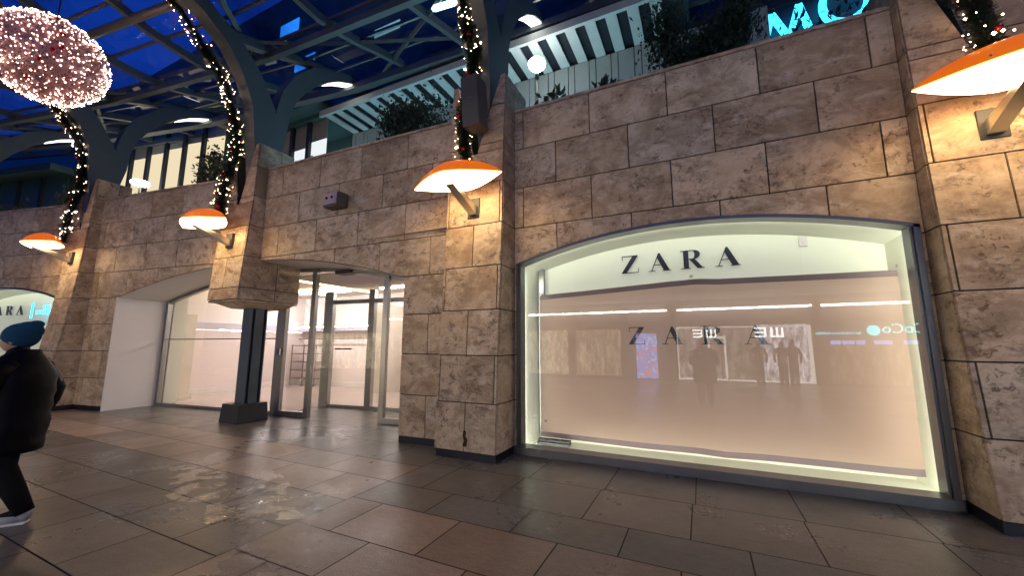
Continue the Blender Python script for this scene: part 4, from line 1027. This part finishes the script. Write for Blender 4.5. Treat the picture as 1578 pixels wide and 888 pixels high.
# ------------------------------------------------------------------ people
def skin_person(name, joints, edges, radii, mat, parent=None):
    me = bpy.data.meshes.new(name); me.from_pydata(joints, edges, []); o = bpy.data.objects.new(name, me); C.objects.link(o)
    me.materials.append(mat)
    sk = o.modifiers.new('skin', 'SKIN'); me.skin_vertices[0].data.update() if False else None
    if not me.skin_vertices: me.attributes
    for i, r in enumerate(radii):
        v = me.skin_vertices[0].data[i]; v.radius = (r, r) if not isinstance(r, tuple) else r
    me.skin_vertices[0].data[0].use_root = True
    sk.use_smooth_shade = True
    sb_ = o.modifiers.new('sub', 'SUBSURF'); sb_.levels = 2; sb_.render_levels = 2
    if parent: o.parent = parent
    return o
M['coat'] = plain('dark_padded_coat', (.0022, .0026, .005), .55, 0, .35, 18, .3)
M['trouser'] = plain('black_trousers', (.006, .006, .008), .8)
M['beanie'] = plain('teal_knit', (.012, .055, .11), .95, 0, .8, 90, .3)
M['skinm'] = plain('skin', (.40, .24, .18), .5)
M['hair'] = plain('dark_hair', (.01, .008, .007), .6)
for k_ in ('coat', 'trouser', 'beanie'): M[k_].node_tree.nodes['Principled BSDF'].inputs['Specular IOR Level'].default_value = .12
M['shoe'] = plain('grey_trainer', (.28, .28, .30), .6)
M['sole'] = plain('pale_sole', (.6, .58, .55), .6)
def make_person(loc, rot, coatm, hatm, label, phone=False, seed=0):
    e = empty('person', (0, 0, 0), label, 'person')
    # local frame: faces -x, left/right is y, z up, height about 1.68
    J = [(0, 0, .92), (0, 0, 1.10), (-.01, 0, 1.28), (.0, 0, 1.42), (-.02, 0, 1.50), (-.03, 0, 1.57)]
    R2 = [(.17, .20), (.17, .20), (.17, .22), (.13, .18), .06, .085]
    E_ = [(0, 1), (1, 2), (2, 3), (3, 4), (4, 5)]
    def add(p, r, par): J.append(p); R2.append(r); E_.append((par, len(J)-1)); return len(J)-1
    for s_, st in ((-1, .20), (1, -.16)):
        hp = add((.0, s_*.10, .84), .12, 0); kn = add((st*.55-.05, s_*.11, .48), .075, hp); an = add((st*1.0+(.04 if st > 0 else -.02), s_*.11, .11), .048, kn); add((st-.14, s_*.12, .05), .042, an)
    for s_ in (-1, 1):
        sh = add((.0, s_*.20, 1.37), .085, 3)
        if phone:
            el = add((-.10, s_*.26, 1.12), .055, sh); wr = add((-.24, s_*.12, 1.34), .038, el)
        else:
            el = add((.10*s_+.03, s_*.30, 1.12), .068, sh); wr = add((.02+.10*s_-.06, s_*.29, .86), .045, el)
    body = skin_person('body', J, E_, R2, M['skinm'] if False else coatm, e)
    hd = MB(); hd.ball((-.05, 0, 1.60), .105, 20, 14, 0, (.98, .80, 1.18)); hd.ball((-.155, 0, 1.585), .024, 8, 6, 0, (1, .8, 1.3)); hd.ball((-.04, .085, 1.59), .028, 8, 6, 0, (.8, .4, 1.2)); hd.ball((-.04, -.085, 1.59), .028, 8, 6, 0, (.8, .4, 1.2))
    hd.ball((-.135, 0, 1.545), .02, 8, 6, 0, (.8, 1.3, .5))
    hd.build('head', M['skinm'], e, smooth=True)
    ey = MB()
    for s_ in (-1, 1): ey.ball((-.135, s_*.032, 1.61), .012, 8, 6)
    ey.build('eyes', M['hair'], e, smooth=True)
    ht = MB()
    if hatm is M['beanie']:
        ht.ball((-.02, 0, 1.635), .122, 24, 14, 0, (1.05, .92, .98)); ht.ball((.02, 0, 1.68), .10, 18, 12, 0, (1.0, .9, .9)); ht.ball((.065, 0, 1.745), .045, 14, 10, 0, (1.2, .9, .8))
        ht.build('beanie', hatm, e, smooth=True)
    else:
        ht.ball((-.03, 0, 1.64), .115, 20, 12, 0, (1.0, .88, .95)); ht.build('hair', hatm, e, smooth=True)
    ct = MB()   # coat skirt and puffy rings
    rings = [(.60, .20, .27), (.66, .205, .275), (.70, .20, .27), (.78, .215, .28), (.86, .225, .275), (.93, .21, .265), (.99, .225, .27), (1.06, .215, .265), (1.12, .23, .27), (1.19, .22, .27), (1.26, .225, .28), (1.33, .20, .26), (1.40, .16, .20), (1.47, .115, .13), (1.51, .10, .11)]
    n = 20; G = []
    for z, a, b in rings:
        G.append([(.02+a*math.cos(2*math.pi*i/n), b*math.sin(2*math.pi*i/n), z) for i in range(n)])
    for A_, B_ in zip(G, G[1:]):
        for i in range(n): ct.face([A_[i], A_[(i+1) % n], B_[(i+1) % n], B_[i]])
    ct.face([G[0][i] for i in range(n)][::-1])
    ct.build('coat', coatm, e, smooth=True)
    for s_ in (-1, 1):
        sl = MB()
        sh = Vector((.0, s_*.22, 1.38)); 
        if phone: el, wr = Vector((-.10, s_*.27, 1.12)), Vector((-.22, s_*.13, 1.32))
        else: el, wr = Vector((.10*s_+.03, s_*.29, 1.13)), Vector((.02+.10*s_-.06, s_*.28, .88))
        sl.tube([sh, sh.lerp(el, .3), sh.lerp(el, .6), el, el.lerp(wr, .4), el.lerp(wr, .8), wr], [.10, .095, .10, .085, .09, .075, .055], 14)
        sl.build('sleeve', coatm, e, smooth=True)
        # hand: palm, four fingers and thumb
        hn = MB(); d = (wr-el).normalized(); sd = d.orthogonal().normalized(); up = d.cross(sd)
        hn.ball(wr+d*.05, .042, 10, 8, 0, (1, 1, 1))
        for f, ln in ((-1.5, .06), (-.5, .075), (.5, .07), (1.5, .055)):
            b0 = wr+d*.07+sd*f*.018; hn.tube([b0, b0+d*ln*.55+up*.012, b0+d*ln*.8+up*.04], [.010, .009, .007], 7)
        b0 = wr+d*.03+sd*.035; hn.tube([b0, b0+sd*.03+d*.02, b0+sd*.035+d*.05], [.011, .010, .008], 7)
        hn.build('hand', M['skinm'], e, smooth=True)
    for s_, st in ((-1, .20), (1, -.16)):
        lg = MB(); lg.tube([(0, s_*.10, .86), (st*.3-.02, s_*.11, .66), (st*.55-.05, s_*.11, .48), (st*.8-.01, s_*.11, .28), (st*1.0+(.04 if st > 0 else -.02), s_*.11, .09)], [.135, .11, .085, .078, .062], 14)
        lg.build('trouser_leg', M['trouser'], e, smooth=True)
        so = MB(); x0 = st-.20
        so.ball((x0+.13, s_*.115, .055), .06, 14, 8, 0, (2.3, .85, .85)); so.ball((x0+.24, s_*.115, .075), .05, 12, 8, 0, (1.1, .9, 1.2))
        sh_ = so.build('shoe', M['shoe'], e, smooth=True)
        s2 = MB(); s2.box(x0-.005, x0+.27, s_*.115-.045, s_*.115+.045, .0, .022); s2.build('sole', M['sole'], sh_, bevel=.01)
    e.location = loc; e.rotation_euler = (0, 0, rot); e.scale = (.965,)*3
    return e
p1 = make_person((-5.50, 1.32, 0), R_(52), M['coat'], M['beanie'], 'person in a dark padded coat and teal beanie walking off at the left edge')
sp1 = MB(); sp1.tube([(.13, .25, 1.33), (.17, .26, 1.25), (.18, .27, 1.17)], [.018, .02, .016], 8)
o_ = sp1.build('coat_patch', M['shoe'], None); o_.parent = p1
p2 = make_person((.04, -.42, 0), R_(-90), M['coat'], M['hair'], 'person holding up a phone in the middle of the street, seen only as a reflection', phone=True)
ph = MB(); ph.box(-.03, .045, -.10, -.085, 1.43, 1.58)
tag(ph.build('phone', M['black2'], None, bevel=.006), 'black phone held up by the person in the street', 'phone')

# ------------------------------------------------------------------ opposite side of the street (seen mirrored in the glass)
ob = empty('opposite_shops', (0, -8, 0), 'row of lit shopfronts across the street, seen mirrored in the window', 'building')
q = MB(); q.box(-22, 14, -8.6, -8.2, 2.45, 5.2); q.box(-22, 14, -8.7, -8.6, 0, 2.45)
for x in (-19, -13.2, -9.6, -5.6, -3.1, -1.1, 4.0, 7.4, 11): q.box(x-.18, x+.18, -8.3, -8.0, 0, 5.2)
q.build('facade', M['opp'], ob)
q = MB(); q.box(-22, 14, -8.0, -5.4, 3.4, 3.5); q.build('ceiling_slab', M['white'], ob)
M['oled'] = emis('cool_ceiling_line', (.98, .97, .94), 30)
for x0, x1 in ((-14, -9.0), (-8.2, -1.25), (-.85, 3.9), (4.2, 6.7), (7.2, 12)):
    q = MB(); q.box(x0, x1, -8.04, -7.96, 2.95, 3.03); q.build('light_line', M['oled'], ob)
def shopglow(col, s_):
    m = emis('opposite_window_glow', tuple(c_*.95 for c_ in col), s_); t = m.node_tree; e = [n for n in t.nodes if n.type == 'EMISSION'][0]
    tc = t.nodes.new('ShaderNodeTexCoord'); mp = t.nodes.new('ShaderNodeMapping'); mp.inputs['Scale'].default_value = (5, 1, 1.6); nz = t.nodes.new('ShaderNodeTexNoise'); nz.inputs['Scale'].default_value = 1.3; nz.inputs['Detail'].default_value = 7; nz.inputs['Roughness'].default_value = .7
    mr = t.nodes.new('ShaderNodeMapRange'); mr.inputs[1].default_value = .42; mr.inputs[2].default_value = .66; mr.inputs[3].default_value = .25*s_; mr.inputs[4].default_value = 2.3*s_
    t.links.new(tc.outputs['Object'], mp.inputs[0]); t.links.new(mp.outputs[0], nz.inputs['Vector']); t.links.new(nz.outputs['Fac'], mr.inputs[0]); t.links.new(mr.outputs[0], e.inputs[1])
    return m
def shopw(x0, x1, z0, z1, col, s, nm='window'):
    q = MB(); q.box(x0, x1, -8.16, -8.12, z0, z1); q.build(nm, shopglow(col, s), ob)
for x0, x1, z0, z1, col, s in ((-.95, .70, .1, 2.3, (1, .9, .8), 1.2), (.78, 1.8, .1, 2.3, (1, .85, .7), .9), (2.05, 3.75, .1, 2.3, (.9, .9, 1), 3.2), (4.3, 7.2, .1, 1.5, (1, .8, .6), .6),
    (-5.4, -3.3, .1, 2.2, (1, .75, .5), 1.6), (-9.4, -5.8, .1, 2.2, (1, .8, .55), 2.2), (-13, -9.8, .1, 2.2, (1, .78, .5), 2.0), (-18.8, -13.4, .1, 2.2, (1, .78, .5), 2.0), (7.6, 13.5, .1, 2.2, (.9, .9, 1), 1.2)):
    shopw(x0, x1, z0, z1, col, s)
def scr():
    m = bpy.data.materials.new('blue_advert_screen'); m.use_nodes = True; t = m.node_tree
    for x in list(t.nodes): t.nodes.remove(x)
    e = t.nodes.new('ShaderNodeEmission'); o = t.nodes.new('ShaderNodeOutputMaterial'); n = t.nodes.new('ShaderNodeTexNoise'); n.inputs['Scale'].default_value = 3.2; n.inputs['Distortion'].default_value = 1.5
    r = t.nodes.new('ShaderNodeValToRGB'); c = r.color_ramp; c.interpolation = 'EASE'
    c.elements[0].position = .38; c.elements[0].color = (.7, .25, .35, 1); c.elements[1].position = .5; c.elements[1].color = (.10, .30, 1, 1)
    k = c.elements.new(.62); k.color = (.6, .75, 1, 1)
    tc = t.nodes.new('ShaderNodeTexCoord'); t.links.new(tc.outputs['Object'], n.inputs['Vector'])
    t.links.new(n.outputs['Fac'], r.inputs[0]); t.links.new(r.outputs[0], e.inputs[0]); e.inputs[1].default_value = 6; t.links.new(e.outputs[0], o.inputs[0]); return m
q = MB(); q.box(-2.62, -1.74, -8.0, -7.96, .05, 2.0); tag(q.build('advert_screen', scr()), 'tall glowing blue and pink advert screen across the street', 'screen')
M['osign'] = emis('white_sign_glow', (1, 1, 1), 13); M['ocyan'] = emis('cyan_shop_sign', (.05, .75, .9), 12); M['oblue'] = emis('blue_shop_sign', (.25, .4, 1), 7)
M['oframe'] = emis('white_portal_glow', (1, .97, .9), 4.5)
def glyph(rects, x, z, w_, h_, mat, par, y=-7.98):
    q = MB()
    for a, b, c, d in rects: q.box(x+a*w_, x+c*w_, y, y+.03, z+b*h_, z+d*h_)
    q.build('letter', mat, par)
Erev = [(.84, 0, 1, 1), (0, 0, 1, .16), (0, .42, 1, .58), (0, .84, 1, 1)]     # E read from the street side
Wsq = [(0, 0, 1, .16), (0, 0, .16, 1), (.42, 0, .58, 1), (.84, 0, 1, 1)]
sg = empty('shop_sign', (.2, -7.98, 1.8), 'white square lettered sign over the portal across the street', 'sign', 'white lettered signs across the street')
glyph(Erev, -.28, 1.80, .36, .34, M['osign'], sg); glyph(Wsq, .22, 1.80, .38, .34, M['osign'], sg)
sg = empty('shop_sign', (2.4, -7.98, 1.8), 'white square lettered sign above the pale display across the street', 'sign', 'white lettered signs across the street')
glyph(Erev, 1.95, 1.80, .40, .38, M['osign'], sg); glyph(Wsq, 2.50, 1.80, .42, .38, M['osign'], sg)
q = MB()
for a, b, c, d in ((-.95, .05, -.88, 2.2), (-.95, .05, .9, .12), (.85, .05, .92, 1.9), (.25, 1.75, .92, 1.85), (.25, .9, .33, 1.8), (3.7, .05, 3.8, 2.25), (.95, .05, 3.8, .11), (-.95, 2.2, 3.8, 2.24)):
    q.box(a, c, -8.08, -8.02, b, d)
q.build('portal_frame', M['oframe'], ob)
def txt(s, x, z, size, mat, label, cat='sign'):
    cu = bpy.data.curves.new('sign_text', 'FONT'); cu.body = s; cu.size = size; cu.extrude = .01; cu.align_x = 'CENTER'
    cu.materials.append(mat); o = bpy.data.objects.new('shop_sign', cu); C.objects.link(o); o.location = (x, -7.95, z); o.rotation_euler = (math.pi/2, 0, math.pi)
    dg = bpy.context.evaluated_depsgraph_get(); dg.update(); me = bpy.data.meshes.new_from_object(o.evaluated_get(dg))
    m2 = bpy.data.objects.new('shop_sign', me); C.objects.link(m2); m2.location = o.location; m2.rotation_euler = o.rotation_euler
    bpy.data.objects.remove(o)
    return tag(m2, label, cat)
txt('CoCo', 6.45, 1.92, .48, M['ocyan'], 'cyan rounded lettering at the right end of the shops across the street')
txt('BATH & BODY WORKS', 4.6, 1.88, .13, M['ocyan'], 'small cyan lettering between the pale display and the blue boxes across the street')
q = MB(); q.tube([(5.62, -7.98, 2.02), (5.62, -7.95, 2.02)], .19, 20); tag(q.build('round_sign', M['ocyan']), 'round cyan disc sign beside the rounded lettering', 'sign')
for x0, x1 in ((4.35, 4.65), (4.7, 5.05), (5.1, 5.35), (5.6, 6.1), (6.4, 6.8)):
    q = MB(); q.box(x0, x1, -8.0, -7.97, 1.52, 1.66); q.build('light_box', M['oblue'], ob)
for k, (x, y, h_) in enumerate(((2.0, -7.7, 1.65), (2.75, -7.6, 1.6), (3.1, -7.7, 1.7))):
    e = empty('shop_mannequin', (x, y, 0), ('hatted', 'slim', 'tall')[k]+' dark display figure in the pale display across the street', 'mannequin')
    q = MB(); q.tube([(x-.08, y, 0), (x-.07, y, .8), (x, y, .85)], [.06, .09, .1], 10); q.tube([(x+.08, y, 0), (x+.07, y, .8), (x, y, .85)], [.06, .09, .1], 10)
    q.tube([(x, y, .8), (x, y, 1.1), (x, y, 1.38), (x, y, h_-.2)], [.15, .16, .2, .05], 12); q.ball((x, y, h_-.1), .10, 12, 8, 0, (.9, .9, 1.2))
    for s_ in (-1, 1): q.tube([(x+s_*.18, y, 1.35), (x+s_*.26, y, 1.1), (x+s_*.24, y, .82)], [.06, .05, .04], 8)
    if k == 0: q.tube([(x, y, h_-.04), (x, y, h_-.02)], .17, 14)
    q.build('figure', M['black2'], e, smooth=True)
